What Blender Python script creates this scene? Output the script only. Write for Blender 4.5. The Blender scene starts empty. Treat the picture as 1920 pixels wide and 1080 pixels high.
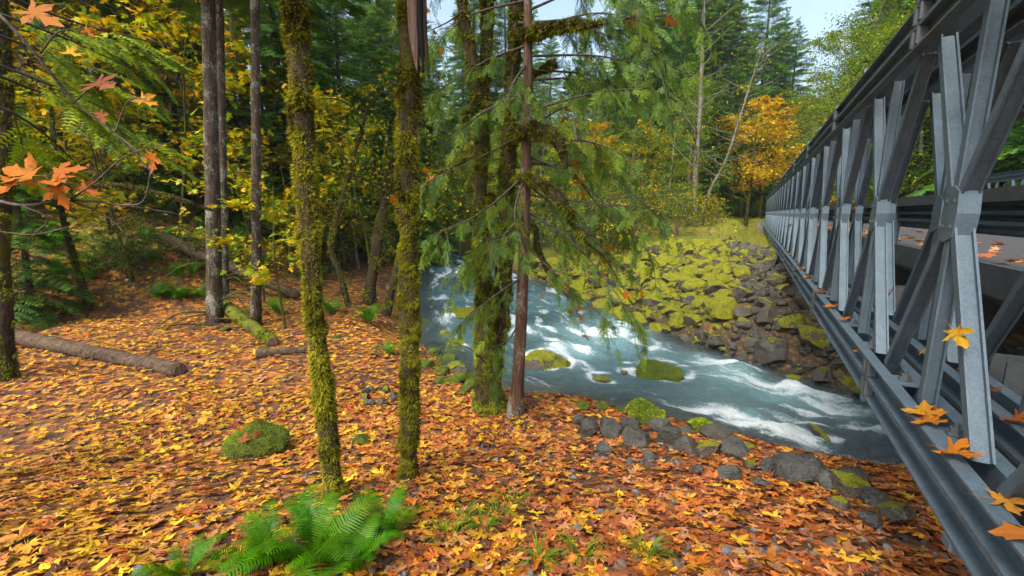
import bpy, math
import numpy as np
from mathutils import Vector, Matrix, Euler

# ------------------------------------------------------------------ camera, world, sun, exposure
EYE = 3.6                       # eye height above the creek (water level z = 0)
FPX = 805.0                     # focal length in pixels of the 1920 px wide photograph
TH = math.atan(140 / FPX)       # downward pitch
sc = bpy.context.scene
cam_d = bpy.data.cameras.new('camera'); cam = bpy.data.objects.new('camera', cam_d)
sc.collection.objects.link(cam); sc.camera = cam
cam.location = (0, 0, EYE); cam.rotation_euler = (math.pi / 2 - TH, 0, 0)
cam_d.sensor_width = 36; cam_d.lens = 36 * FPX / 1920
cam_d.clip_start = 0.05; cam_d.clip_end = 3000

world = bpy.data.worlds.new('World'); sc.world = world; world.use_nodes = True
wn = world.node_tree.nodes; wl = world.node_tree.links; wn.clear()
SUN_EL, SUN_AZ = math.radians(52), math.radians(215)
sky = wn.new('ShaderNodeTexSky'); sky.sky_type = 'NISHITA'; sky.sun_disc = False
sky.sun_elevation = SUN_EL; sky.sun_rotation = SUN_AZ; sky.dust_density = 4.0; sky.air_density = 1.0
hs = wn.new('ShaderNodeHueSaturation'); hs.inputs['Saturation'].default_value = 0.85; hs.inputs['Hue'].default_value = 0.485
bg = wn.new('ShaderNodeBackground'); bg.inputs['Strength'].default_value = 0.15
wo = wn.new('ShaderNodeOutputWorld')
wl.new(sky.outputs[0], hs.inputs['Color']); wl.new(hs.outputs[0], bg.inputs['Color']); wl.new(bg.outputs[0], wo.inputs[0])
sun_d = bpy.data.lights.new('sun', 'SUN'); sun = bpy.data.objects.new('sun', sun_d); sc.collection.objects.link(sun)
sun_d.energy = 1.5; sun_d.angle = math.radians(25); sun_d.color = (1.0, 0.95, 0.86)
sun.rotation_euler = (math.pi / 2 - SUN_EL, 0, math.pi - SUN_AZ)
sc.view_settings.view_transform = 'Standard'; sc.view_settings.look = 'None'
sc.view_settings.gamma = 1; sc.view_settings.use_curve_mapping = False
sc.view_settings.exposure = 1.3
sc.render.engine = 'CYCLES'
cy = sc.cycles
cy.use_denoising = True
try: cy.denoiser = 'OPENIMAGEDENOISE'
except Exception: pass
cy.use_adaptive_sampling = True; cy.adaptive_threshold = 0.025
HAZE = .0004
cy.max_bounces = 5; cy.diffuse_bounces = 4; cy.glossy_bounces = 2; cy.transmission_bounces = 4; cy.transparent_max_bounces = 8
cy.caustics_reflective = False; cy.caustics_refractive = False; cy.sample_clamp_indirect = 4

# ------------------------------------------------------------------ helpers: numbers
rng = np.random.default_rng(11)
CT, ST = math.cos(TH), math.sin(TH)
def ray(u, v):
    x = (u - 960) / FPX; y = (540 - v) / FPX
    return np.array([x, CT + y * ST, -ST + y * CT])
def PD(u, v, Y):
    r = ray(u, v); p = r * (Y / r[1]); p[2] += EYE; return p
def sstep(a, b, x):
    t = np.clip((x - a) / (b - a), 0, 1); return t * t * (3 - 2 * t)
def _hash(ix, iy, iz, seed):
    h = (ix * 374761393 + iy * 668265263 + iz * 2147483647 + seed * 974634777) & 0xffffffff
    h = ((h ^ (h >> 13)) * 1274126177) & 0xffffffff
    h = ((h ^ (h >> 16)) * 2246822519) & 0xffffffff
    return ((h ^ (h >> 15)) & 0xffffff) / float(0xffffff)
def vnoise(p, seed=0):
    p = np.asarray(p, float); i = np.floor(p).astype(np.int64); f = p - i; f = f * f * f * (f * (f * 6 - 15) + 10)
    r = 0
    for dx in (0, 1):
        for dy in (0, 1):
            for dz in (0, 1):
                w = (f[:, 0] if dx else 1 - f[:, 0]) * (f[:, 1] if dy else 1 - f[:, 1]) * (f[:, 2] if dz else 1 - f[:, 2])
                r = r + w * _hash(i[:, 0] + dx, i[:, 1] + dy, i[:, 2] + dz, seed)
    return r * 2 - 1
def fbm(p, oct=4, seed=0, gain=.5):
    p = np.asarray(p, float); a = 1; r = 0
    for k in range(oct):
        r = r + a * vnoise(p, seed + k * 17); p = p * 2.03 + 7.1; a *= gain
    return r
def norm(v):
    v = np.asarray(v, float); return v / np.maximum(np.linalg.norm(v, axis=-1, keepdims=True), 1e-9)
def frames(y, n):
    """rotation matrices (N,3,3): columns x, y (along), z (normal)"""
    y = norm(y); x = norm(np.cross(y, n)); z = np.cross(x, y)
    return np.stack([x, y, z], axis=2)
def spline(pts, n=24):
    """Catmull-Rom through the points"""
    p = np.asarray(pts, float); p = np.vstack([2 * p[0] - p[1], p, 2 * p[-1] - p[-2]])
    m = len(p) - 3; t = np.linspace(0, m - 1e-6, n); i = t.astype(int); f = (t - i)[:, None]
    a, b, c, d = p[i], p[i + 1], p[i + 2], p[i + 3]
    return .5 * (2 * b + (c - a) * f + (2 * a - 5 * b + 4 * c - d) * f ** 2 + (3 * b - a - 3 * c + d) * f ** 3)

# ------------------------------------------------------------------ helpers: mesh
class MB:
    """collects vertices, triangles and quads (+ a colour for each vertex)"""
    def __init__(s): s.V, s.T, s.Q, s.C, s.n = [], [], [], [], 0
    def add(s, V, T=None, Q=None, C=None):
        V = np.asarray(V, float)
        if T is not None and len(T): s.T.append(np.asarray(T, np.int64) + s.n)
        if Q is not None and len(Q): s.Q.append(np.asarray(Q, np.int64) + s.n)
        c = np.ones((len(V), 3)) * (np.asarray(C, float) if C is not None else .5)
        s.V.append(V); s.C.append(c); s.n += len(V); return s
    def box(s, c, size, R=None, C=None):
        V = np.array([[x, y, z] for x in (-.5, .5) for y in (-.5, .5) for z in (-.5, .5)]) * size
        if R is not None: V = V @ np.asarray(R).T
        return s.add(V + np.asarray(c), Q=[[0, 1, 3, 2], [4, 6, 7, 5], [0, 4, 5, 1], [2, 3, 7, 6], [0, 2, 6, 4], [1, 5, 7, 3]], C=C)
    def data(s):
        V = np.vstack(s.V); C = np.vstack(s.C)
        T = np.vstack(s.T) if s.T else np.zeros((0, 3), np.int64)
        Q = np.vstack(s.Q) if s.Q else np.zeros((0, 4), np.int64)
        return V, T, Q, C
def mesh(name, mb, mat, smooth=False, uv=None, attrs=None):
    V, T, Q, C = mb.data() if isinstance(mb, MB) else mb
    me = bpy.data.meshes.new(name)
    me.vertices.add(len(V)); me.vertices.foreach_set('co', V.astype(np.float32).ravel())
    li = np.concatenate([T.ravel(), Q.ravel()]).astype(np.int32)
    me.loops.add(len(li)); me.loops.foreach_set('vertex_index', li)
    nT, nQ = len(T), len(Q)
    ls = np.concatenate([np.arange(nT) * 3, nT * 3 + np.arange(nQ) * 4]).astype(np.int32)
    me.polygons.add(nT + nQ); me.polygons.foreach_set('loop_start', ls)
    me.polygons.foreach_set('use_smooth', np.full(nT + nQ, bool(smooth)))
    if C is not None:
        ca = me.color_attributes.new('col', 'FLOAT_COLOR', 'POINT')
        ca.data.foreach_set('color', np.hstack([C, np.ones((len(C), 1))]).astype(np.float32).ravel())
    if uv is not None:
        ul = me.uv_layers.new(name='flow'); ul.data.foreach_set('uv', uv[li].astype(np.float32).ravel())
    for k, a in (attrs or {}).items():
        at = me.attributes.new(k, 'FLOAT', 'POINT'); at.data.foreach_set('value', a.astype(np.float32))
    me.update(calc_edges=True); me.validate()
    for m in (mat if isinstance(mat, (list, tuple)) else [mat]): me.materials.append(m)
    return me
COL = sc.collection
def link(name, data, parent=None, loc=(0, 0, 0), rot=(0, 0, 0), scale=1.0):
    o = bpy.data.objects.new(name, data); COL.objects.link(o)
    if parent is not None: o.parent = parent
    o.location = loc; o.rotation_euler = rot
    o.scale = (scale, scale, scale) if np.isscalar(scale) else scale
    return o
def tag(o, label=None, cat=None, group=None, kind=None):
    if label: o['label'] = label
    if cat: o['category'] = cat
    if group: o['group'] = group
    if kind: o['kind'] = kind
    return o
def thing(name, label, cat, loc=(0, 0, 0), rot=(0, 0, 0), scale=1.0, group=None):
    return tag(link(name, None, None, loc, rot, scale), label, cat, group)
def copy_tree(o, parent=None):
    c = o.copy(); COL.objects.link(c); c.parent = parent
    for ch in o.children: copy_tree(ch, c)
    return c

def tube(path, rad, sides=8, lump=0, lump_f=3.0, seed=0, cap=True):
    p = np.asarray(path, float); n = len(p); r = np.broadcast_to(np.asarray(rad, float), (n,))
    t = norm(np.gradient(p, axis=0)); up = np.array([0, 0, 1.0]) if abs(t[0, 2]) < .9 else np.array([1.0, 0, 0])
    X = np.zeros((n, 3)); x = norm(np.cross(t[0], up))
    for i in range(n):
        x = norm(x - t[i] * (x @ t[i])); X[i] = x
    Y = np.cross(t, X); a = np.linspace(0, 2 * np.pi, sides, endpoint=False)
    D = X[:, None] * np.cos(a)[None, :, None] + Y[:, None] * np.sin(a)[None, :, None]
    rr = np.repeat(r[:, None], sides, 1)
    if lump:
        q = (p[:, None] + D * r[:, None, None]).reshape(-1, 3)
        rr = rr * (1 + lump * fbm(q * lump_f, 3, seed)).reshape(n, sides)
    V = (p[:, None] + D * rr[..., None]).reshape(-1, 3)
    i = np.arange(n - 1)[:, None] * sides; j = np.arange(sides)[None]; k = (j + 1) % sides
    Q = np.stack([i + j, i + k, i + sides + k, i + sides + j], -1).reshape(-1, 4)
    T = None
    if cap:
        V = np.vstack([V, p[0], p[-1]]); b = len(V) - 2; j = np.arange(sides); k = (j + 1) % sides; e = (n - 1) * sides
        T = np.vstack([np.stack([np.full(sides, b), k, j], 1), np.stack([np.full(sides, b + 1), e + j, e + k], 1)])
    return V, T, Q
def scatter(tv, tt, R, P, S):
    """merged copies of one template (vertices, triangles)"""
    S = np.asarray(S, float); N = len(P); m = len(tv)
    V = np.einsum('nij,mj->nmi', R, tv) * (S[:, None, None] if S.ndim == 1 else 1) + P[:, None]
    T = (tt[None] + (np.arange(N) * m)[:, None, None]).reshape(-1, 3)
    return V.reshape(-1, 3), T

# ------------------------------------------------------------------ materials
def newmat(name):
    m = bpy.data.materials.new(name); m.use_nodes = True; nt = m.node_tree; nt.nodes.clear()
    return m, nt, nt.nodes, nt.links
class NT:
    def __init__(s, nt): s.nt, s.N, s.L = nt, nt.nodes, nt.links
    def node(s, t, **k):
        n = s.N.new(t)
        for a, b in k.items(): setattr(n, a, b)
        return n
    def set(s, sock, v):
        if hasattr(v, 'is_output'): s.L.new(v, sock)
        elif isinstance(v, (tuple, list)) and sock.type == 'RGBA': sock.default_value = (*v, 1)[:4]
        else: sock.default_value = v
    def coord(s, kind='Object', scale=(1, 1, 1)):
        c = s.node('ShaderNodeTexCoord'); m = s.node('ShaderNodeMapping'); s.L.new(c.outputs[kind], m.inputs[0]); m.inputs['Scale'].default_value = scale
        return m.outputs[0]
    def pos(s, scale=(1, 1, 1)):
        g = s.node('ShaderNodeNewGeometry'); m = s.node('ShaderNodeMapping'); s.L.new(g.outputs['Position'], m.inputs[0]); m.inputs['Scale'].default_value = scale
        return m.outputs[0]
    def noise(s, vec, scale, detail=4, rough=.55, dist=0, out=0):
        n = s.node('ShaderNodeTexNoise'); s.L.new(vec, n.inputs['Vector']); n.inputs['Scale'].default_value = scale
        n.inputs['Detail'].default_value = detail; n.inputs['Roughness'].default_value = rough; n.inputs['Distortion'].default_value = dist
        return n.outputs[out]
    def voro(s, vec, scale, feature='F1', out='Distance'):
        n = s.node('ShaderNodeTexVoronoi', feature=feature); s.L.new(vec, n.inputs['Vector']); n.inputs['Scale'].default_value = scale
        return n.outputs[out]
    def ramp(s, f, stops, mode='LINEAR'):
        r = s.node('ShaderNodeValToRGB'); r.color_ramp.interpolation = mode; e = r.color_ramp.elements
        while len(e) < len(stops): e.new(.5)
        for el, (p, c) in zip(e, stops):
            el.position = p; el.color = (*c, 1) if not np.isscalar(c) else (c, c, c, 1)
        s.set(r.inputs[0], f); return r.outputs[0]
    def mix(s, f, a, b, mode='MIX'):
        n = s.node('ShaderNodeMix', data_type='RGBA', blend_type=mode); s.set(n.inputs[0], f); s.set(n.inputs[6], a); s.set(n.inputs[7], b); return n.outputs[2]
    def math(s, op, a, b=0.0, clamp=False):
        n = s.node('ShaderNodeMath', operation=op, use_clamp=clamp); s.set(n.inputs[0], a); s.set(n.inputs[1], b); return n.outputs[0]
    def attr(s, name, out='Fac'):
        n = s.node('ShaderNodeAttribute', attribute_name=name); return n.outputs[out]
    def bump(s, h, strength=.5, dist=.02):
        n = s.node('ShaderNodeBump'); s.L.new(h, n.inputs['Height']); n.inputs['Strength'].default_value = strength; n.inputs['Distance'].default_value = dist; return n.outputs[0]
    def pbsdf(s, color, rough=.7, normal=None, metal=0, spec=.4):
        n = s.node('ShaderNodeBsdfPrincipled'); s.set(n.inputs['Base Color'], color); s.set(n.inputs['Roughness'], rough); s.set(n.inputs['Metallic'], metal)
        s.set(n.inputs['Specular IOR Level'], spec)
        if normal is not None: s.L.new(normal, n.inputs['Normal'])
        return n.outputs[0]
    def out(s, sh):
        o = s.node('ShaderNodeOutputMaterial'); s.L.new(sh, o.inputs[0])
    def nz(s):
        g = s.node('ShaderNodeNewGeometry'); x = s.node('ShaderNodeSeparateXYZ'); s.L.new(g.outputs['Normal'], x.inputs[0]); return x.outputs[2]
    def rnd(s): return s.node('ShaderNodeObjectInfo').outputs['Random']

def foliage_mat(name, trans=.35, rough=.5, hue=.02, val=.3, spec=.3, sat=1.0):
    m, nt, N, L = newmat(name); s = NT(nt)
    r = s.rnd(); h = s.node('ShaderNodeHueSaturation')
    s.set(h.inputs['Hue'], s.math('ADD', s.math('MULTIPLY', s.math('SUBTRACT', r, .5), hue), .5))
    s.set(h.inputs['Saturation'], sat)
    s.set(h.inputs['Value'], s.math('ADD', s.math('MULTIPLY', s.math('FRACT', s.math('MULTIPLY', r, 7.31)), val), 1 - val / 2))
    L.new(s.attr('col', 'Color'), h.inputs['Color'])
    p = s.pbsdf(h.outputs[0], rough, spec=spec)
    t = s.node('ShaderNodeBsdfTranslucent'); L.new(h.outputs[0], t.inputs['Color'])
    mx = s.node('ShaderNodeMixShader'); mx.inputs[0].default_value = trans; L.new(p, mx.inputs[1]); L.new(t.outputs[0], mx.inputs[2])
    s.out(mx.outputs[0]); return m
M = {}
M['foliage'] = foliage_mat('foliage', .42, sat=1.12)
M['needle'] = foliage_mat('needle', .32, .55, .03, .5, .3, sat=1.1)
M['moss'] = foliage_mat('moss', .15, .9, .01, .15, .1)
M['leaf'] = foliage_mat('fallen_leaf', .15, .6, .0, .0, .25)
def leaf_mat(name, stops):
    m, nt, N, L = newmat(name); s = NT(nt)
    c = s.ramp(s.rnd(), stops); v = s.coord('Object')
    c = s.mix(s.math('MULTIPLY', s.noise(v, 14, 4), .8), c, s.mix(1.0, c, (.55, .42, .35), 'MULTIPLY'))
    c = s.mix(s.ramp(s.noise(v, 5, 3), [(.56, 0.), (.70, .8)]), c, (.15, .07, .025))
    sx_ = s.node('ShaderNodeSeparateXYZ'); L.new(v, sx_.inputs[0]); an = s.math('ARCTAN2', sx_.outputs[0], s.math('ADD', sx_.outputs[1], .36)); vn = s.math('ABSOLUTE', s.math('SUBTRACT', s.math('PINGPONG', an, .40), .0))
    vm = s.math('ABSOLUTE', s.math('SUBTRACT', s.math('FRACT', s.math('ADD', s.math('DIVIDE', an, .78), .5)), .5))
    c = s.mix(s.ramp(vm, [(.0, .55), (.06, 0.)]), c, s.mix(1.0, c, (1.5, 1.5, 1.3), 'MULTIPLY'))
    p = s.pbsdf(c, .6, s.bump(s.noise(v, 9, 3), .25, .01), spec=.1)
    t = s.node('ShaderNodeBsdfTranslucent'); L.new(c, t.inputs['Color'])
    mx = s.node('ShaderNodeMixShader'); mx.inputs[0].default_value = .2; L.new(p, mx.inputs[1]); L.new(t.outputs[0], mx.inputs[2])
    s.out(mx.outputs[0]); return m
M['leaf_orange'] = leaf_mat('leaf_orange', [(0, (.46, .14, .014)), (.35, (.52, .20, .02)), (.7, (.40, .11, .015)), (1, (.46, .19, .035))])
M['leaf_yellow'] = leaf_mat('leaf_yellow', [(0, (.60, .37, .02)), (.5, (.56, .29, .02)), (1, (.52, .24, .03))])
M['leaf_rust'] = leaf_mat('leaf_rust', [(0, (.30, .085, .035)), (.5, (.38, .13, .05)), (1, (.24, .075, .03))])

def bark_mat(name, dark, light, vs=(9, 9, 1.6), moss=None, moss_lo=.5, lichen=0., bump=.8):
    m, nt, N, L = newmat(name); s = NT(nt)
    v = s.pos(vs); n1 = s.noise(v, 2.2, 6, .65, .6)
    c = s.ramp(n1, [(.32, dark), (.66, light)])
    if lichen:
        l = s.ramp(s.math('ADD', s.math('MULTIPLY', s.noise(s.pos((1, 1, .6)), 4, 3, .6), .6), s.math('MULTIPLY', s.noise(s.pos((1, 1, .7)), 34, 3, .6), .45)), [(.60 - lichen * .05, 0.), (.68 - lichen * .05, 1.)])
        c = s.mix(s.math('MULTIPLY', l, .6), c, (.34, .37, .30))
    if moss:
        g = s.noise(s.pos((1, 1, .6)), 2.6, 5, .65, .4)
        f = s.ramp(g, [(moss_lo - .06, 0.), (moss_lo + .08, 1.)])
        mc = s.mix(s.noise(s.pos(), 30, 3), moss, tuple(x * .4 for x in moss))
        c = s.mix(f, c, mc)
    s.out(s.pbsdf(c, .9, s.bump(s.math('ADD', n1, s.math('MULTIPLY', s.noise(s.pos(), 40, 3), .25)), bump, .03), spec=.15)); return m
M['bark_fir'] = bark_mat('bark_fir', (.018, .013, .009), (.115, .085, .06), (15, 15, 1.6), lichen=.95, bump=1.0)
M['bark_cedar'] = bark_mat('bark_cedar', (.055, .027, .016), (.19, .115, .07), (14, 14, 1.2), lichen=.5)
M['bark_moss'] = bark_mat('bark_moss', (.02, .015, .01), (.075, .055, .04), moss=(.14, .135, .012), moss_lo=.47)
M['bark_alder'] = bark_mat('bark_alder', (.06, .056, .048), (.24, .23, .205), (3, 3, 3), moss=(.20, .18, .015), moss_lo=.56)
M['bark_under'] = bark_mat('bark_under', (.012, .009, .006), (.085, .06, .04), (12, 12, 2.5), moss=(.10, .088, .008), moss_lo=.60, bump=1.0)
M['twig'] = bark_mat('twig', (.04, .03, .025), (.15, .12, .10), (6, 6, 6))
M['log'] = bark_mat('log', (.028, .02, .012), (.15, .105, .068), (5, 5, 5), bump=1.0)
M['driftwood'] = bark_mat('driftwood', (.16, .15, .135), (.36, .34, .30), (3, 3, 3))
M['log_moss'] = bark_mat('log_moss', (.03, .02, .015), (.10, .075, .05), (4, 4, 4), moss=(.16, .19, .015), moss_lo=.42)
M['scar'] = bark_mat('scar', (.10, .06, .045), (.30, .20, .15), (20, 20, 1.0))
def plain(name, c, rough=.8, metal=0, spec=.3):
    m, nt, N, L = newmat(name); s = NT(nt); n = s.noise(s.pos(), 25, 4)
    s.out(s.pbsdf(s.mix(n, c, tuple(x * .6 for x in c)), rough, s.bump(n, .2, .01), metal, spec)); return m
M['hollow'] = plain('hollow', (.006, .005, .004))

def rock_mat(name, dark, light, moss_thr, moss=(.31, .33, .014), wet=.75, tan=0.):
    m, nt, N, L = newmat(name); s = NT(nt)
    v = s.pos(); n1 = s.noise(v, 5, 6, .65); n2 = s.noise(v, 38, 4, .6)
    r = s.rnd()
    c = s.ramp(n1, [(.3, dark), (.7, light)])
    c = s.mix(s.math('MULTIPLY', r, .55), c, s.mix(1.0, c, (1.2, .92, .62), 'MULTIPLY'))
    c = s.mix(s.ramp(n2, [(.55, 0.), (.75, .45)]), c, (.30, .29, .25))
    hgt = s.math('ADD', n1, s.math('MULTIPLY', n2, .35))
    nrm = s.bump(hgt, 1.0, .10)
    rough = s.ramp(s.noise(v, 2, 2), [(.35, wet - .3), (.65, wet)])
    if moss_thr is not None:
        f = s.math('ADD', s.math('MULTIPLY', s.nz(), .55), s.math('MULTIPLY', s.noise(v, 3.2, 5, .65), 1.0))
        f = s.math('ADD', f, s.math('MULTIPLY', s.math('SUBTRACT', r, .5), .16))
        f = s.ramp(f, [(moss_thr - .05, 0.), (moss_thr + .06, 1.)])
        mn = s.noise(v, 45, 4, .7)
        mc = s.ramp(s.math('ADD', s.math('MULTIPLY', mn, .5), s.math('MULTIPLY', s.noise(v, 9, 4, .7), .55)), [(.40, tuple(x * .25 for x in moss)), (.45, tuple(x * .8 for x in moss)), (.55, (moss[0] * 1.2, moss[1] * 1.15, moss[2])), (.70, (moss[0] * 1.9, moss[1] * 1.6, moss[2]))])
        c = s.mix(f, c, mc); rough = s.mix(f, rough, (.95, .95, .95))
        nb = s.node('ShaderNodeBump'); L.new(s.math('ADD', s.math('MULTIPLY', f, .5), s.math('MULTIPLY', mn, s.math('ADD', s.math('MULTIPLY', f, 1.0), .1))), nb.inputs['Height'])
        nb.inputs['Strength'].default_value = 1.0; nb.inputs['Distance'].default_value = .10; L.new(nrm, nb.inputs['Normal']); nrm = nb.outputs[0]
    s.out(s.pbsdf(c, rough, nrm, spec=.4)); return m
M['rock_bare'] = rock_mat('rock_bare', (.026, .026, .022), (.125, .12, .098), 1.02)
M['rock_grey'] = rock_mat('rock_grey', (.024, .027, .026), (.11, .118, .112), 1.12, wet=.6)
M['rock_half'] = rock_mat('rock_half', (.04, .037, .034), (.15, .135, .115), .84)
M['rock_moss'] = rock_mat('rock_moss', (.04, .037, .03), (.13, .12, .10), .56)
M['rock_green'] = rock_mat('rock_green', (.03, .03, .025), (.10, .10, .08), .46, moss=(.13, .19, .012))

def steel_mat(name, c1, c2, metal=.75, r0=.36):
    m, nt, N, L = newmat(name); s = NT(nt); v = s.pos()
    sp = s.voro(v, 170, 'F1', 'Color'); x = s.node('ShaderNodeSeparateXYZ'); L.new(sp, x.inputs[0])
    f = s.math('ADD', s.math('MULTIPLY', x.outputs[0], .3), s.math('MULTIPLY', s.noise(v, 6, 5, .65), .8))
    c = s.ramp(f, [(.25, c1), (.85, c2)])
    st = s.ramp(s.noise(s.pos((4, 4, .5)), 3, 5, .7), [(.55, 0.), (.75, .45)])
    c = s.mix(st, c, (.10, .095, .07)); rs = s.ramp(s.noise(s.pos((3, 3, .8)), 7, 5, .75), [(.66, 0.), (.76, .6)]); c = s.mix(rs, c, (.13, .065, .03))
    rg = s.math('ADD', s.math('MULTIPLY', s.noise(v, 9, 4), .25), r0)
    s.out(s.pbsdf(c, rg, s.bump(s.noise(v, 60, 3), .08, .004), metal, .5)); return m
M['steel'] = steel_mat('galvanised_steel', (.07, .108, .132), (.145, .20, .24), .35, .48)
M['steel_dark'] = steel_mat('weathered_steel', (.06, .07, .075), (.14, .16, .165), .4, .5)
M['asphalt'] = plain('asphalt', (.085, .086, .085), 1.0, 0, .08)
M['concrete'] = rock_mat('concrete', (.16, .15, .13), (.30, .29, .26), .86)

# ------------------------------------------------------------------ terrain
NEAR = np.array([(26, -9), (14, -1), (9, 2.6), (6.4, 4.5), (5.4, 5.35), (4.66, 5.73), (3.74, 6.32), (2.72, 7.03), (1.42, 7.67), (.42, 7.95), (-1.1, 9.33), (-2.44, 11.8), (-3.88, 18), (-4.9, 24), (-8, 34), (-16, 50), (-40, 80)], float)
FAR = np.array([(32, -2), (17, 2.2), (11, 4.9), (8.2, 6.4), (6.8, 8.03), (5.8, 9.67), (4.97, 11.3), (4.08, 13.26), (3.0, 16.9), (0.6, 23), (-2.5, 30), (-10, 46), (-34, 78)], float)
HILL = np.array([(-30, -8), (-20, 4), (-12.5, 9.6), (-8.8, 11.6), (-6.6, 15), (-7, 20), (-9.5, 29), (-18, 46), (-44, 78)], float)
def sdist(poly, x, y):
    """signed distance to a polyline; positive on the left of its direction"""
    best = np.full(x.shape, 1e9); sg = np.ones(x.shape)
    for (ax, ay), (bx, by) in zip(poly[:-1], poly[1:]):
        dx, dy = bx - ax, by - ay; t = np.clip(((x - ax) * dx + (y - ay) * dy) / (dx * dx + dy * dy), 0, 1)
        ex, ey = x - (ax + t * dx), y - (ay + t * dy); q = np.hypot(ex, ey); s = np.where(dx * ey - dy * ex > 0, 1., -1.)
        u = q < best - 1e-9; best = np.where(u, q, best); sg = np.where(u, s, sg)
    return best * sg
BD = np.array([math.sin(math.radians(29.0)), math.cos(math.radians(29.0))]); BN = np.array([BD[1], -BD[0]])
def terrain(x, y, fine=True):
    x = np.asarray(x, float); y = np.asarray(y, float); shp = x.shape; x = x.ravel(); y = y.ravel()
    sn = sdist(NEAR, x, y); sf = -sdist(FAR, x, y); sh = sdist(HILL, x, y)
    p3 = np.stack([x, y, 0 * x], 1)
    g = 1.82 - .95 * sstep(.9, 5.0, y) + .05 * fbm(p3 * .6, 3, 3)
    hz = np.where(sh > 0, np.minimum(sh * .62 * sstep(0, 3, sh), 9 + .22 * np.maximum(sh - 17, 0)), 0)
    hz = hz * (1 + .12 * fbm(p3 * .12, 3, 9)) + np.where(sh > 0, .35 * fbm(p3 * .35, 3, 5), 0) * sstep(0, 4, sh)
    g = g + hz
    nearz = g * sstep(-.15, 2.0, sn)
    fz = np.interp(sf, [0, .8, 2, 4, 8, 13, 22, 32, 48, 80, 140, 240], [0, .85, 1.45, 2.1, 2.75, 3.0, 3.15, 3.35, 5.5, 16, 36, 60])
    lat = x * BN[0] + y * BN[1]; tt = x * BD[0] + y * BD[1]
    road = sstep(7.5, 6.2, np.abs(lat - 4.1)) * sstep(37, 41, tt)
    fz = fz * (1 + .06 * fbm(p3 * .5, 3, 21) * sstep(1, 5, sf))
    fz = fz * (1 - road) + (EYE - .46) * road
    under = sstep(5.3, 4.0, np.abs(lat - 4.1)) * (tt < 41)
    fz = np.where(under > 0, fz * (1 - under) + np.minimum(fz, EYE - 1.5) * under, fz)
    bed = -.12 - .38 * sstep(0, 1.6, np.minimum(-sn, -sf)) + .06 * fbm(p3 * 1.5, 3, 2)
    z = np.where(sn > 0, nearz, np.where(sf > 0, fz, bed))
    z = np.where(sn > 0, np.maximum(nearz, -.12 + .12 * sstep(0, .1, sn)), z)
    if fine: z = z + .025 * fbm(p3 * 2.5, 3, 4)
    return z.reshape(shp)
def tz(x, y): return float(terrain(np.array([x]), np.array([y]))[0])
def GP(u, v, lo=1.0, hi=90):
    """where the sight line through a point of the photograph meets the ground"""
    r = ray(u, v); Y = np.geomspace(lo, hi, 1500); p = r[None] * (Y / r[1])[:, None]; z = terrain(p[:, 0], p[:, 1], False)
    k = np.argmax(p[:, 2] + EYE <= z); 
    if p[k, 2] + EYE > z[k]: k = -1
    return np.array([p[k, 0], p[k, 1], z[k]])

gy = np.concatenate([np.linspace(-12, .8, 20)[:-1], np.linspace(.8, 16, 170)[:-1], 16 * np.geomspace(1, 24, 130)])
sx = np.linspace(-1, 1, 300); gx = np.sinh(sx * 4.2) / np.sinh(4.2) * 260
GX, GY = np.meshgrid(gx, gy); GZ = terrain(GX, GY)
ny, nx = GX.shape
gi = (np.arange(ny - 1)[:, None] * nx + np.arange(nx - 1)[None]).ravel()
gq = np.stack([gi, gi + 1, gi + nx + 1, gi + nx], 1)
xr, yr = GX.ravel(), GY.ravel()
gsn = sdist(NEAR, xr, yr); gsf = -sdist(FAR, xr, yr); gsh = sdist(HILL, xr, yr)
grass = sstep(5.5, 9, gsf) * sstep(60, 40, gsf)
glat = xr * BN[0] + yr * BN[1]; bareb = sstep(-.9, .1, glat) * sstep(9, 6, gsf) * (gsf > 0)
mossw = np.clip(sstep(.5, 3, gsh) * 1.0, 0, 1) + sstep(.1, .6, gsf) * (1 - grass) * 1.7 * (1 - bareb) + sstep(14, 20, gsh)
wetw = np.clip(bareb * .85 + np.where((gsn < .5) & (gsf < .5), 1, 0) + sstep(1.0, .2, gsn) * (gsn > 0), 0, 1)
gcol = np.stack([grass, mossw, wetw], 1)
m, nt, N, L = newmat('forest_floor'); s = NT(nt); v = s.pos()
cell = s.voro(v, 11, 'F1', 'Color'); sep = s.node('ShaderNodeSeparateXYZ'); L.new(cell, sep.inputs[0])
duff = s.ramp(sep.outputs[0], [(.0, (.05, .028, .018)), (.35, (.16, .06, .022)), (.6, (.34, .11, .025)), (.82, (.46, .17, .025)), (1, (.55, .30, .03))])
dirt = s.ramp(s.noise(v, 7, 6, .7), [(.3, (.025, .017, .012)), (.7, (.10, .065, .045))])
duff = s.mix(s.ramp(s.noise(v, 2.3, 5, .65), [(.42, .0), (.6, .85)]), duff, dirt)
zc = s.node('ShaderNodeSeparateXYZ'); L.new(s.attr('col', 'Color'), zc.inputs[0])
mossc = s.ramp(s.noise(v, 16, 5, .7), [(.3, (.03, .035, .008)), (.55, (.13, .15, .012)), (.75, (.24, .22, .02))])
mf = s.math('ADD', s.math('MULTIPLY', zc.outputs[1], s.ramp(s.noise(v, 1.1, 6, .68), [(.45, 0.), (.58, 1.)])), s.math('MAXIMUM', s.math('SUBTRACT', zc.outputs[1], .9), 0.0), True)
c = s.mix(mf, duff, mossc)
gr = s.ramp(s.noise(v, 5, 6, .75), [(.3, (.06, .08, .012)), (.5, (.17, .19, .02)), (.68, (.34, .28, .03))])
c = s.mix(zc.outputs[0], c, gr)
bedc = s.ramp(s.voro(v, 9, 'F1', 'Distance'), [(.1, (.16, .12, .07)), (.5, (.05, .04, .025))])
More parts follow.
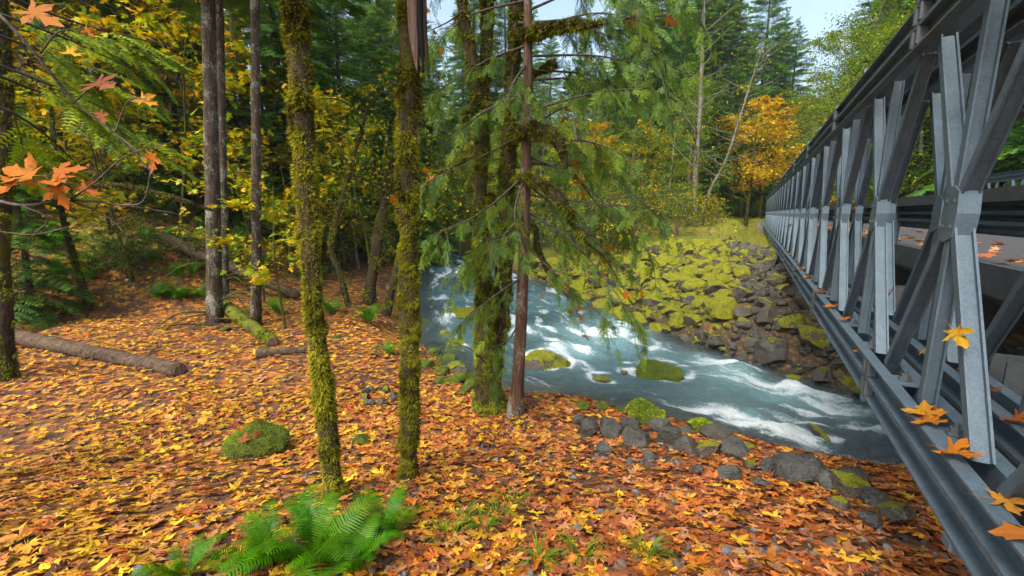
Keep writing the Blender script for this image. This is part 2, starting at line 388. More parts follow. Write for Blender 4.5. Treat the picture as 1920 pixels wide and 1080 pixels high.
c = s.mix(s.math('MULTIPLY', zc.outputs[2], .9), c, bedc)
s.out(s.pbsdf(c, .85, s.bump(s.math('ADD', s.noise(v, 14, 5, .7), s.math('MULTIPLY', s.voro(v, 11), .7)), .8, .04), spec=.25))
M['ground'] = m
ground = link('ground', mesh('ground', (np.stack([xr, yr, GZ.ravel()], 1), np.zeros((0, 3), int), gq, gcol), m, True))
tag(ground, kind='structure')

# ------------------------------------------------------------------ creek
def resample(poly, n, w):
    d = np.concatenate([[0], np.cumsum(np.hypot(*np.diff(poly, axis=0).T))]); return np.stack([np.interp(w * d[-1], d, poly[:, k]) for k in (0, 1)], 1)
anchN = np.array([(22, -6.5), (14, -1), (6.4, 4.5), (4.66, 5.73), (2.72, 7.03), (.42, 7.95), (-2.44, 11.8), (-3.88, 18), (-4.9, 24), (-8, 34), (-16, 50)])
anchF = np.array([(28, -1), (17, 2.2), (8.2, 6.4), (6.8, 8.03), (5.8, 9.67), (4.97, 11.3), (4.08, 13.26), (3.0, 16.9), (0.6, 23), (-2.5, 30), (-10, 46)])
kk = np.arange(len(anchN)); cd = np.hypot(*np.diff((anchN + anchF) / 2, axis=0).T)
dens = np.interp(np.linspace(0, 1, 2000), np.concatenate([[0], np.cumsum(cd * np.array([.35, .6, 1.4, 1.6, 1.6, 1.6, 1.1, .8, .5, .4]))]) / np.sum(cd * np.array([.35, .6, 1.4, 1.6, 1.6, 1.6, 1.1, .8, .5, .4])), kk)
NS, NW = 520, 120
kpar = np.interp(np.linspace(0, 1, NS), np.linspace(0, 1, 2000), dens)
A = np.stack([np.interp(kpar, kk, anchN[:, i]) for i in (0, 1)], 1); B = np.stack([np.interp(kpar, kk, anchF[:, i]) for i in (0, 1)], 1)
ker = np.ones(15) / 15
def sm(a): return np.stack([np.convolve(np.pad(a[:, i], 7, mode='edge'), ker, 'valid') for i in (0, 1)], 1)
A, B = sm(A), sm(B); wv = np.linspace(-.10, 1.10, NW)
RX = A[:, None, 0] + (B - A)[:, None, 0] * wv; RY = A[:, None, 1] + (B - A)[:, None, 1] * wv
cl = (A + B) / 2; sl = np.concatenate([[0], np.cumsum(np.hypot(*np.diff(cl, axis=0).T))]); wid = np.hypot(*(B - A).T)
SS = np.repeat(sl[:, None], NW, 1); WW = wv[None] * wid[:, None]
def water_base(y): return .018 * np.maximum(np.asarray(y, float) - 6, 0)
px_, py_ = RX.ravel(), RY.ravel(); ss, ww = SS.ravel(), WW.ravel()
q = np.stack([ss, ww, 0 * ss], 1); warp = fbm(q * .35, 3, 40)
edge = np.minimum(-sdist(NEAR, px_, py_), sdist(FAR, px_, py_))
inner = sstep(0, .7, edge)
def spot(x, y, r): return np.exp(-((px_ - x) ** 2 + (py_ - y) ** 2) / r ** 2)
pt = lambda u, v: PD(u, v, 1) * 0 + (ray(u, v) * (-EYE / ray(u, v)[2]) + np.array([0, 0, EYE]))
rap = np.zeros_like(px_)
for (u, v, r, a) in [(1130, 640, 1.2, 1.0), (1080, 660, .9, .9), (1170, 620, 1.2, .8), (1000, 625, 1.0, .55), (1330, 665, 1.0, .9), (1400, 700, 1.2, .95), (1470, 730, 1.0, 1.0), (1540, 760, .8, .8), (1440, 800, .8, .95), (1360, 780, .7, .7), (1500, 815, .5, .9), (1620, 800, .7, .55), (1250, 660, 1.0, .6), (860, 560, 2.0, .5), (830, 600, 1.5, .5), (1200, 700, .8, .4)]:
    a_, b_ = pt(u, v)[:2]; rap = np.maximum(rap, a * spot(a_, b_, r * 1.15))
rap = np.maximum(rap, .24 + .26 * sstep(11, 18, py_)) * inner
st = fbm(np.stack([ss * .9 + warp * .8, ww * 3.2 + warp, 0 * ss], 1), 4, 50)
wavez = .05 * fbm(np.stack([ss * 1.3, ww * 2.2, 0 * ss], 1), 4, 60) + .15 * rap * fbm(np.stack([ss * 2.0 + warp, ww * 2.0, 0 * ss], 1), 4, 70) + .05 * rap * np.sin(ss * 4.2 + warp * 3)
pz_ = water_base(py_) + wavez * (.3 + .7 * inner) + .02
ring = np.zeros_like(px_)
for (u, v, r_) in [(1240, 706, .72), (1022, 688, .66), (865, 597, .85), (1172, 702, .16), (1545, 815, .3), (1462, 800, .18), (1130, 714, .28)]:
    a_, b_ = pt(u, v)[:2]; dd_ = np.hypot(px_ - a_, (py_ - b_ - r_ * .4)); ring = np.maximum(ring, np.exp(-((dd_ - r_) / (.06 + .08 * r_)) ** 2))
foam = np.clip(np.maximum(rap * 1.15 + st * .6 - .46 + .9 * (wavez - .02) * rap, ring * (.5 + .9 * st)), 0, 1)
aer = np.clip(rap * 1.1 + .25 * warp - .05, 0, 1)
a_, b_ = pt(1640, 860)[:2]
shal = np.clip(1 - sstep(.05, 1.3, edge + .35 * fbm(q * .9, 2, 33)), 0, 1) * .75
shal = np.maximum(shal, .8 * spot(a_ - .2, b_ + .1, 1.6)) * np.clip(1 - foam * 1.5, 0, 1)
wi = (np.arange(NS - 1)[:, None] * NW + np.arange(NW - 1)[None]).ravel(); wq = np.stack([wi, wi + NW, wi + NW + 1, wi + 1], 1)
m, nt, N, L = newmat('creek_water'); s = NT(nt)
uvn = s.node('ShaderNodeUVMap'); uvn.uv_map = 'flow'; mp = s.node('ShaderNodeMapping'); L.new(uvn.outputs[0], mp.inputs[0]); mp.inputs['Scale'].default_value = (1.0, 2.6, 1)
fl = mp.outputs[0]
n1 = s.noise(fl, 3.0, 6, .65, .8); n2 = s.noise(fl, 11, 5, .7, 1.2)
fo = s.attr('foam'); ae = s.attr('aer'); sh = s.attr('shal')
n3 = s.noise(fl, 34, 4, .75, .8)
nn = s.math('ADD', s.math('ADD', s.math('MULTIPLY', n1, .34), s.math('MULTIPLY', n2, .38)), s.math('MULTIPLY', n3, .28))
fm = s.math('ADD', s.math('MULTIPLY', fo, .95), s.math('MULTIPLY', s.math('SUBTRACT', nn, .5), 3.4))
fm = s.ramp(fm, [(.18, 0.), (.42, .5), (.80, .9), (1., .97)])
fm = s.math('MULTIPLY', fm, s.ramp(s.math('ADD', fo, s.math('MULTIPLY', ae, .35)), [(.02, .25), (.3, 1.)]))
wc = s.mix(ae, (.032, .074, .082), (.19, .37, .39)); wc = s.mix(s.math('MULTIPLY', n1, .4), wc, s.mix(1.0, wc, (.4, .5, .5), 'MULTIPLY'))
wc = s.mix(fm, wc, (.80, .87, .88))
rgh = s.math('ADD', s.math('MULTIPLY', fm, .5), .07)
nb = s.bump(s.math('ADD', s.math('ADD', n1, s.math('MULTIPLY', n2, .6)), s.math('MULTIPLY', n3, .25)), .8, .10)
p = s.pbsdf(wc, rgh, nb, spec=.6)
gl = s.node('ShaderNodeBsdfTransparent'); gl.inputs[0].default_value = (.62, .60, .42, 1)
gs = s.node('ShaderNodeBsdfGlossy'); gs.inputs['Roughness'].default_value = .08; L.new(nb, gs.inputs['Normal'])
fr = s.node('ShaderNodeFresnel'); fr.inputs[0].default_value = 1.33; L.new(nb, fr.inputs['Normal'])
mx0 = s.node('ShaderNodeMixShader'); L.new(fr.outputs[0], mx0.inputs[0]); L.new(gl.outputs[0], mx0.inputs[1]); L.new(gs.outputs[0], mx0.inputs[2])
mx = s.node('ShaderNodeMixShader'); L.new(s.math('MULTIPLY', sh, s.math('SUBTRACT', 1.0, fm), True), mx.inputs[0]); L.new(p, mx.inputs[1]); L.new(mx0.outputs[0], mx.inputs[2])
s.out(mx.outputs[0])
creek = link('water', mesh('water', (np.stack([px_, py_, pz_], 1), np.zeros((0, 3), int), wq, None), m, True, uv=np.stack([ss, ww], 1), attrs={'foam': foam, 'aer': aer, 'shal': shal}))
tag(creek, 'turquoise and white creek water rushing over rocks', kind='structure')

# ------------------------------------------------------------------ bridge (t along, l across, z from eye level)
def bw(t, l, z): 
    p = t * BD + l * BN; return np.array([p[0], p[1], z + EYE])
BO = bw(-1.5, 3.9, -1.3)
bridge = thing('truss_bridge', 'galvanised steel panel truss bridge with X braced sides crossing the creek', 'bridge', BO)
RB = np.stack([np.array([BD[0], BD[1], 0]), np.array([BN[0], BN[1], 0]), np.array([0, 0, 1.0])], 1)   # columns t, l, z
T0, T1, STEP, NODE0 = -1.7, 40.2, 1.5, 2.82
nodes = [NODE0 + STEP * i for i in range(-2, 25)]
def extrude(prof, a, b, side):
    """profile (across, depth) swept from a to b, 'side' = the across axis"""
    a, b = np.asarray(a, float), np.asarray(b, float); y = norm(b - a); x = norm(side - y * (side @ y)); z = np.cross(x, y); pr = np.asarray(prof, float); n = len(pr)
    ring = pr[:, :1] * x + pr[:, 1:] * z; V = np.vstack([ring + a, ring + b]); j = np.arange(n); k = (j + 1) % n
    return V, np.stack([j, k, k + n, j + n], 1), n
def prof_obj(name, prof, a, b, mat, parent, caps, side=None, base=None):
    V, Q, n = extrude(prof, a, b, RB[:, 1] if side is None else side); mb = MB(); mb.add(V, Q=Q)
    c = np.asarray(caps); mb.Q.append(np.vstack([c[:, ::-1], c + n]))
    o = link(name, mesh(name, mb, mat), parent); return o
def Hsec(w, d, tf=.009):
    h, e = w / 2, d / 2; t = tf / 2
    return [(-h, -e), (-h + tf, -e), (-h + tf, -t), (h - tf, -t), (h - tf, -e), (h, -e), (h, e), (h - tf, e), (h - tf, t), (-h + tf, t), (-h + tf, e), (-h, e)]
Hcap = [[0, 1, 2, 9], [0, 9, 10, 11], [2, 3, 8, 9], [3, 4, 5, 8], [8, 5, 6, 7]]
def Csec(sgn, zc, h=.125, d=.062, tf=.011):
    """channel: web at x = 0, flanges point towards sgn; second axis is z"""
    x = lambda q: sgn * q; a, b = zc - h / 2, zc + h / 2
    pr = [(x(0), a), (x(d), a), (x(d), a + tf), (x(tf), a + tf), (x(tf), b - tf), (x(d), b - tf), (x(d), b), (x(0), b)]
    return pr if sgn > 0 else pr
Ccap = [[0, 1, 2, 3], [0, 3, 4, 7], [4, 5, 6, 7]]
lO = lambda t, l, z: bw(t, l, z) - BO
mesh_cache = {}
def bar(name, t0, z0, t1, z1, l, w, d, mat='steel', parent=None):
    key = (name, round(t1 - t0, 3), round(z1 - z0, 3), w, d, mat)
    if key not in mesh_cache:
        a = np.zeros(3); b = (t1 - t0) * RB[:, 0] + (z1 - z0) * RB[:, 2]
        V, Q, n = extrude(Hsec(w, d), a, b, RB[:, 1]); mb = MB(); mb.add(V, Q=Q); c = np.asarray(Hcap); mb.Q.append(np.vstack([c[:, ::-1], c + n]))
        mesh_cache[key] = mesh(name, mb, M[mat])
    return link(name, mesh_cache[key], parent or bridge, lO(t0, l, z0))
def bbox(name, t, l, z, size, mat, parent=None, off=None):
    key = (name, size, mat)
    if key not in mesh_cache:
        mb = MB(); mb.box((0, 0, 0), size, RB); mesh_cache[key] = mesh(name, mb, M[mat])
    o = link(name, mesh_cache[key], parent or bridge, lO(t, l, z) - (off if off is not None else 0)); return o
def gusset_mesh(w):
    pr = [(-.075, -.11), (.03, -.14), (.075, -.11), (.09, .0), (.075, .10), (.0, .13), (-.075, .10), (-.09, 0)]
    V = np.array([[a, s_ * w / 2, b] for s_ in (-1, 1) for a, b in pr]) @ RB.T; j = np.arange(8); k = (j + 1) % 8
    mb = MB(); mb.add(V, Q=np.stack([j, k, k + 8, j + 8], 1), T=[[0, i + 1, i] for i in range(1, 7)] + [[8, 8 + i, 9 + i] for i in range(1, 7)]); return mesh('gusset_plate', mb, M['steel'])
GM = gusset_mesh(.078)
def bolt_mesh():
    mb = MB(); a = np.arange(6) * np.pi / 3
    def hexp(r, z0, z1):
        V = np.vstack([np.stack([r * np.cos(a), r * np.sin(a), 0 * a + z0], 1), np.stack([r * np.cos(a), r * np.sin(a), 0 * a + z1], 1)]); j = np.arange(6); k = (j + 1) % 6
        mb.add(V, Q=np.vstack([np.stack([j, k, k + 6, j + 6], 1), [[6, 7, 8, 9], [6, 9, 10, 11]]]))
    hexp(.034, 0, .012); hexp(.024, .012, .035); hexp(.012, .035, .055); return mesh('bolt', mb, M['steel_dark'])
BM = bolt_mesh()
ZC = [1.02, 1.15]        # centres of the two stacked channels of a chord
def leaf_truss(lc, ns, main=True, t0=T0, t1=T1):
    for sgn in (1, -1):
        for s2 in (-1, 1):
            for zc in ZC:
                zz = sgn * (zc - .002 * (zc > 1.1)); pr = Csec(s2, zz)
                pr = [(p_[0] + s2 * .042, p_[1]) for p_ in pr]
                # z axis of the sweep: side x along
                V, Q, n = extrude([(p_[0], -p_[1]) for p_ in pr], bw(t0, lc, 0) - BO, bw(t1, lc, 0) - BO, RB[:, 1])
                zs = V[:, 2].mean()
                mb = MB(); mb.add(V, Q=Q); c = np.asarray(Ccap); mb.Q.append(np.vstack([c[:, ::-1], c + n]))
                ch = link('chord_channel', mesh('chord_channel', mb, M['steel']), bridge)
                if main and sgn == -1 and s2 == -1 and zc < 1.1: low = ch
    for i, t in enumerate(ns):
        bar('diagonal', t - .60, -.955, t + .58, .955, lc, .070, .050)
        bar('diagonal', t + .66, -.955, t - .64, .955, lc, .066, .046)
        bar('post', t, -.955, t, .955, lc, .062, .054)
        gp_ = link('gusset_plate', GM, bridge, lO(t, lc, 0))
        if main and i < 12:
            for (da, dz_) in ((-.045, .06), (.045, .06), (-.045, -.06), (.045, -.06)): bbox('rivet', t + da, lc - .042, dz_, (.016, .012, .016), 'steel_dark', gp_, lO(t, lc, 0))
        if main:
            for e in (-.36, .36):
                bl = link('bolt', BM, low, lO(t + e, lc, -.955)); bbox('bolt_plate', t + e, lc, -.962, (.16, .13, .01), 'steel', low)
            if i % 2 == 0:
                for zc in (1.02, 1.15, -1.02, -1.15):
                    for s2 in (-1, 1):
                        for e in (-.05, .05): bbox('splice_clip', t + .75 + e, lc + s2 * .085, zc, (.035, .05, .09), 'steel_dark', low)
leaf_truss(.852, nodes); leaf_truss(1.215, nodes, False)
leaf_truss(6.55, nodes[2:16], False, 2.0, 24.0)
# bracing frames lying between the two near trusses
for t in nodes[:14]:
    for z in (1.235, -1.235):
        bbox('bracing_strut', t + .75, 1.045, z, (.07, .60, .035), 'steel')
    a, b = lO(t - .6, .80, 1.265), lO(t + .6, 1.30, 1.265)
    for (la, lb) in ((.82, 1.28), (1.28, .82)):
        q0, q1 = bw(t - .65, la, 1.268 + (.02 if la < 1 else 0)) - BO, bw(t + .65, lb, 1.268 + (.02 if la < 1 else 0)) - BO
        V, Q, n = extrude([(-.03, -.008), (.03, -.008), (.03, .008), (-.03, .008)], q0, q1, RB[:, 1]); mb = MB(); mb.add(V, Q=np.vstack([Q, [[3, 2, 1, 0], [4, 5, 6, 7]]])); link('bracing_diagonal', mesh('bracing_diagonal', mb, M['steel_dark']), bridge)
# deck, kerb beam, transoms, stringers
ZD = -.46
bbox('deck', (T0 + T1) / 2, 3.95, ZD - .06, (T1 - T0, 4.2, .12), 'asphalt')
for l in (1.83, 6.07): bbox('kerb_beam', (T0 + T1) / 2, l, ZD - .10, (T1 - T0, .05, .26), 'steel_dark')
for l in (2.2, 3.1, 4.0, 4.9, 5.7): bbox('stringer', (T0 + T1) / 2, l, ZD - .27, (T1 - T0, .12, .28), 'steel_dark')
for t in nodes[::2]:
    bar_l = MB(); V, Q, n = extrude(Hsec(.2, .42, .016), bw(t + .75, 1.36, -.74 - .32) - BO, bw(t + .75, 6.42, -.74 - .32) - BO, RB[:, 0]); bar_l.add(V, Q=Q); c = np.asarray(Hcap); bar_l.Q.append(np.vstack([c[:, ::-1], c + n]))
    link('transom', mesh('transom', bar_l, M['steel_dark']), bridge)
# guard rail inside the near truss
wb = [(0, -.155), (.03, -.135), (.03, -.10), (-.045, -.06), (-.045, -.03), (.03, .0), (-.0 + .03, .012), (-.045, .03), (-.045, .06), (.03, .10), (.03, .135), (0, .155)]
for l, side in ((1.93, 1), (5.85, -1)):
    pr = [(side * a_, -b_) for a_, b_ in wb]; pr = pr + [(x_ - side * .006, z_) for x_, z_ in pr[::-1]]
    for z in (-.04,):
        V, Q, n = extrude(pr, bw(T0, l, z) - BO, bw(T1, l, z) - BO, RB[:, 1]); mb = MB(); mb.add(V, Q=Q); link('guard_rail', mesh('guard_rail', mb, M['steel']), bridge)
    bbox('rail_cap', (T0 + T1) / 2, l - side * .05, .16, (T1 - T0, .10, .12), 'steel_dark')
    for k in range(17):
        t = 1.1 + 2.44 * k
        o = bar('rail_post', t, -.78, t, .10, l - side * .10, .16, .10, 'steel'); bbox('rail_bolt', t - .02, l - side * .19, -.1, (.03, .02, .03), 'steel_dark', o, lO(t, l - side * .10, -.78))
# far abutment, approach road
bbox('abutment', T1 + .4, 3.95, -1.6, (.9, 7.2, 2.0), 'concrete')
mb = MB(); rt = np.linspace(T1 + .9, 95, 60); V = []
for k, t in enumerate(rt):
    bend = -.012 * max(0, t - 50) ** 2 * .6
    for l in (1.8, 6.1):
        p = bw(t, l + bend, ZD + .02); p[2] = max(p[2], tz(p[0], p[1]) + .05) if t > 46 else p[2]; V.append(p)
j = np.arange(59) * 2; mb.add(V, Q=np.stack([j, j + 1, j + 3, j + 2], 1)); tag(link('road', mesh('road', mb, M['asphalt'])), kind='structure')

# ------------------------------------------------------------------ maple leaf templates
half_hi = [(.0, .0), (.10, -.07), (.22, -.08), (.40, -.18), (.36, -.06), (.30, .01), (.20, .075), (.34, .10), (.46, .13), (.66, .36), (.50, .34), (.42, .42), (.30, .36), (.155, .30), (.20, .45), (.19, .56), (.29, .70), (.16, .72), (.12, .82), (.0, 1.02)]
half_lo = [(.0, .0), (.40, -.17), (.19, .07), (.66, .36), (.155, .29), (.25, .70), (.0, 1.0)]
def maple(half, curl, seed, petiole=True):
    r = np.random.default_rng(seed); h = np.array(half); o = np.vstack([h, h[-2:0:-1] * [-1, 1]])
    o = o * (1 + r.normal(0, .05, o.shape)) - [0, .35]
    n = len(o); V = np.vstack([[0, -.13], o]); V = np.hstack([V, np.zeros((n + 1, 1))])
    rr = (V[:, :2] ** 2).sum(1); a = np.arctan2(V[:, 1], V[:, 0]); k1, k2, k3 = r.normal(0, 1, 3)
    V[:, 2] = curl * (.55 * rr * (.6 + .5 * k1) + .30 * V[:, 0] ** 2 * k2 + .12 * np.sin(a * 5 + k3 * 3) * rr ** .5 + .05 * np.cos(a * 2 + k1))
    T = [[0, i + 1, (i + 1) % n + 1] for i in range(n)]
    if petiole:
        b = len(V); V = np.vstack([V, [[-.012, -.34, 0], [.012, -.34, 0], [.05, -.75, .06], [.01 + .05, -1.0, .10]]]); T += [[b, b + 1, b + 2], [b, b + 2, b + 3]]
    return V, np.array(T)
LEAF_HI = [maple(half_hi, c_, k_) for k_, c_ in enumerate((.35, .6, .9, -.45, 1.2, .5))]
LEAF_LO = [maple(half_lo, c_, 30 + k_, False) for k_, c_ in enumerate((.35, .7, -.4, 1.0))]
RHOMB = (np.array([[0, 0, 0], [.30, .45, .08], [0, 1, 0], [-.30, .45, .08]]), np.array([[0, 1, 2], [0, 2, 3]]))
OVAL = (np.array([[0, 0, 0], [.26, .3, .06], [.24, .65, .05], [0, 1, -.05], [-.24, .65, .05], [-.26, .3, .06]]), np.array([[0, 1, 2], [0, 2, 3], [0, 3, 4], [0, 4, 5]]))

def pick(pal, n, r, jit=.18):
    pal = np.array(pal, float); c = pal[r.integers(0, len(pal), n)]; return np.clip(c * (1 + r.normal(0, jit, (n, 1))), 0.002, .9)
def leaves_into(mb, tmpl, P, size, r, pal, droop=.4, flat=.6, D=None):
    n = len(P)
    nrm = norm(np.stack([r.normal(0, 1 - flat + .15, n), r.normal(0, 1 - flat + .15, n), np.full(n, .8)], 1))
    d = D if D is not None else np.stack([r.normal(0, 1, n), r.normal(0, 1, n), -np.abs(r.normal(droop, .3, n))], 1)
    V, T = scatter(tmpl[0], tmpl[1], frames(d, nrm), P, size * r.uniform(.6, 1.25, n))
    mb.add(V, T, C=np.repeat(pick(pal, n, r), len(tmpl[0]), 0))

# ------------------------------------------------------------------ conifers
GREEN_FIR = [(.07, .15, .022), (.095, .185, .025), (.05, .115, .025), (.13, .22, .03), (.07, .15, .04)]
GREEN_CED = [(.09, .19, .028), (.12, .23, .032), (.065, .14, .025), (.16, .26, .035), (.10, .19, .045)]
def fir_branch(seed, n=15, droop=.25, fine=9, nlen=.085):
    """a flat drooping spray of unit length along +y"""
    r = np.random.default_rng(seed); mb = MB(); V = []; T = []; C = []
    ax = lambda t: np.array([.06 * math.sin(3 * t + seed), t, -droop * t * t])
    pal = np.array(GREEN_FIR)
    def tri(a, b, c, col):
        k = len(V); V.extend([a, b, c]); T.append([k, k + 1, k + 2]); C.extend([col] * 3)
    for k in range(4):
        a, b = ax(k / 4), ax((k + 1) / 4); w = .014 * (1 - k / 5); tri(a + [w, 0, 0], a - [w, 0, 0], b, (.05, .035, .025)); tri(a + [0, 0, w], a - [0, 0, w], b, (.05, .035, .025))
    for k in range(n):
        t = .12 + .88 * (k + r.uniform(0, .8)) / n; o = ax(t); ln = .36 * (1.05 - t) ** .7 * r.uniform(.7, 1.2) + .05
        for sg in (-1, 1):
            an = math.radians(r.uniform(38, 65)); dr = np.array([sg * math.sin(an), math.cos(an), -.18 - .25 * r.random()]); dr /= np.linalg.norm(dr)
            sd = norm(np.cross(dr, [0, 0, 1])); col = pal[r.integers(0, len(pal))] * r.uniform(.75, 1.3)
            for q in range(fine):
                s_ = (q + .5) / fine; c0 = o + dr * ln * s_; nl = (nlen * (1.1 - .7 * s_)) * r.uniform(.7, 1.3)
                for e in (-1, 1):
                    dd = norm(dr * .55 + sd * e + np.array([0, 0, r.uniform(-.45, .15)])); tri(c0 - dr * .016, c0 + dr * .022, c0 + dd * nl, col * r.uniform(.85, 1.15))
    return np.array(V), np.array(T), np.array(C)
FB = [fir_branch(k, 13, .22 + .06 * k, 6) for k in range(4)]
FBL = [fir_branch(k + 10, 11, .3 + .05 * k, 4, .125) for k in range(4)]
def conifer(name, H, r0, lo, spread, nb, seed, mat='bark_fir', bend=.1, dead=0, branches=FB, tip=.06, bright=1.0):
    r = np.random.default_rng(seed); k = 14
    path = np.stack([bend * np.sin(np.linspace(0, 3, k)), bend * np.cos(np.linspace(0, 2.3, k)) - bend, np.linspace(-.3, H, k)], 1)
    rad = r0 * (1 - np.linspace(0, 1, k) ** 1.1) + .02; rad[0] *= 1.35; rad[1] *= 1.05
    mt = MB(); mt.add(*tube(path, rad, 12, .12, 2.5, seed)[:3])
    root = thing(name, '', 'tree')
    tr = link('trunk', mesh('trunk', mt, M[mat], True), root)
    mb = MB(); z = lo + (H - lo) * np.sort(r.uniform(0, 1, nb)) ** 1.0; az = np.arange(nb) * 2.4 + r.normal(0, .4, nb)
    f = (z - lo) / (H - lo); ln = spread * ((1 - f) ** .75 * (.55 + .45 * np.minimum(1, f * 5 + .3))) * r.uniform(.65, 1.15, nb) + tip * spread
    el = np.radians(np.interp(f, [0, .5, 1], [-14, 4, 48]) + r.normal(0, 7, nb))
    d = np.stack([np.cos(az) * np.cos(el), np.sin(az) * np.cos(el), np.sin(el)], 1)
    P = np.stack([np.interp(z, path[:, 2], path[:, 0]), np.interp(z, path[:, 2], path[:, 1]), z], 1)
    R = frames(d, np.tile([0, 0, 1.], (nb, 1))); vi = r.integers(0, len(branches), nb)
    for q, (bv, bt, bc) in enumerate(branches):
        w = vi == q
        if w.any():
            V, T = scatter(bv, bt, R[w], P[w], ln[w]); mb.add(V, T, C=np.tile(bc, (w.sum(), 1)) * np.repeat(r.uniform(.75, 1.25, w.sum()), len(bv))[:, None] * bright)
    for q in range(dead):     # bare lower branches
        zz = r.uniform(1.5, lo + 1); a = r.uniform(0, 6.28); l_ = r.uniform(.4, spread * .6)
        p0 = np.array([0, 0, zz]); pth = spline([p0, p0 + [math.cos(a) * l_ * .5, math.sin(a) * l_ * .5, .05], p0 + [math.cos(a + .2) * l_, math.sin(a + .2) * l_, -.25 * l_]], 6)
        V, T, Q = tube(pth, np.linspace(.025, .006, 6), 4); mb.add(V, T, Q, C=(.07, .065, .03))
    cr = tag(link('crown', mesh('crown', mb, M['needle']), root), kind='stuff'); return root

# ------------------------------------------------------------------ broadleaf trees and shrubs
YEL = [(.60, .40, .02), (.64, .46, .022), (.56, .33, .02), (.44, .40, .03), (.55, .24, .02)]
YGR = [(.22, .30, .03), (.30, .35, .035), (.16, .25, .035), (.42, .40, .03), (.12, .21, .035)]
GRN = [(.09, .18, .035), (.13, .22, .04), (.08, .15, .04), (.18, .26, .035), (.14, .21, .09)]
def broadleaf(name, H, r0, nl, tw, lv, spread, lo, size, pal, seed, mat='bark_moss', tmpl=RHOMB, lean=(0, 0), droop=.4, flat=.6, up=.7, stems=1, clump=.32, cat='tree'):
    r = np.random.default_rng(seed); root = thing(name, '', cat); mt = MB(); mb = MB(); tips = []; tdir = []
    for s_ in range(stems):
        a0 = s_ * 6.28 / stems + r.uniform(0, 1); off = 0 if stems == 1 else 1
        k = 9; f = np.linspace(0, 1, k); ln = np.array(lean) + off * H * .22 * np.array([math.cos(a0), math.sin(a0)])
        path = np.stack([ln[0] * f ** 1.3 + .03 * H * np.sin(f * 5 + seed) * f, ln[1] * f ** 1.3 + .03 * H * np.sin(f * 4 + seed * 2) * f, -.15 + (H + .15) * f], 1)
        rad = r0 * (1 - f * .85); rad[0] *= 1.3; V, T, Q = tube(spline(path, 16), np.interp(np.linspace(0, 1, 16), f, rad), 9, .14, 4, seed); mt.add(V, T, Q)
        for i in range(nl):
            g = lo + (1 - lo) * (i + r.uniform(0, .9)) / nl; p0 = np.array([np.interp(g, f, path[:, q]) for q in range(3)])
            a = i * 2.4 + r.normal(0, .5) + s_; l_ = spread * (1.1 - .6 * g) * r.uniform(.6, 1.2); e = up * r.uniform(.5, 1.2)
            d = np.array([math.cos(a), math.sin(a), e]); d /= np.linalg.norm(d)
            p1 = p0 + d * l_ * .5 + r.normal(0, .06, 3) * l_; p2 = p0 + d * l_ + np.array([0, 0, -.12 * l_ * r.random()])
            pth = spline([p0, p1, p2], 8); rr = np.interp(g, f, rad); V, T, Q = tube(pth, np.linspace(rr * .5, .008, 8), 6, .15, 5, seed + i); mt.add(V, T, Q)
            for j in range(tw):
                t = .3 + .7 * (j + r.random()) / tw; b0 = np.array([np.interp(t, np.linspace(0, 1, 8), pth[:, q]) for q in range(3)])
                dd = norm(d * .6 + r.normal(0, .6, 3)); tl = l_ * .4 * r.uniform(.5, 1.2); b1 = b0 + dd * tl
                V, T, Q = tube(np.array([b0, (b0 + b1) / 2 + r.normal(0, .04, 3) * tl, b1]), [.012, .008, .004], 3, cap=False); mb.add(V, T, Q, C=(.06, .05, .03))
                tips.append(np.stack([b0, b1])); tdir.append(tl)
    tips = np.array(tips); n = lv; w = r.integers(0, len(tips), n); t = r.uniform(.1, 1.1, n)[:, None]
    P = tips[w, 0] * (1 - t) + tips[w, 1] * t + r.normal(0, 1, (n, 3)) * np.array([clump, clump, clump * .5]) * np.array(tdir)[w][:, None]
    leaves_into(mb, tmpl, P, size, r, pal, droop, flat)
    link('trunk', mesh('trunk', mt, M[mat], True), root); tag(link('crown', mesh('crown', mb, M['foliage']), root), kind='stuff'); return root

protos = {}
protos['fir_a'] = conifer('conifer', 27, .30, 7.0, 3.2, 100, 1, dead=24)
protos['fir_b'] = conifer('conifer', 24, .26, 3.0, 3.2, 130, 2, dead=10)
protos['fir_d'] = conifer('conifer', 26, .30, 1.5, 4.4, 480, 6, branches=FBL, bright=1.35)
protos['fir_e'] = conifer('conifer', 21, .24, 1.0, 4.0, 430, 7, branches=FBL, bright=1.35)
protos['fir_c'] = conifer('conifer', 31, .34, 10.0, 3.2, 80, 3, dead=30)
protos['hem_a'] = conifer('conifer', 9, .10, .5, 2.2, 130, 4, bend=.2)
protos['hem_b'] = conifer('conifer', 13, .15, 1.0, 2.7, 170, 5, bend=.2)
protos['mapl_a'] = broadleaf('maple_tree', 7, .10, 9, 7, 1700, 2.8, .22, .15, YEL + YGR, 11, tmpl=LEAF_LO[1], lean=(1.0, .4), up=.45, flat=.75)
protos['mapl_b'] = broadleaf('maple_tree', 9, .14, 11, 7, 2200, 3.2, .25, .15, YEL[:3] + YGR, 12, tmpl=LEAF_LO[0], lean=(-.8, .5), up=.5, flat=.7)
protos['mapl_e'] = broadleaf('maple_tree', 8, .12, 11, 7, 2600, 3.2, .2, .16, YEL[:3], 22, tmpl=LEAF_LO[0], lean=(-.5, .5), up=.5, flat=.7)
protos['mapl_c'] = broadleaf('maple_tree', 6, .06, 8, 7, 2600, 2.2, .12, .085, YGR + YGR + YEL[:2], 13, stems=2, up=.5, flat=.7)
protos['ald_a'] = broadleaf('alder_tree', 14, .16, 16, 8, 10500, 3.6, .22, .125, GRN + YGR, 14, 'bark_alder', OVAL, up=.8, clump=.45)
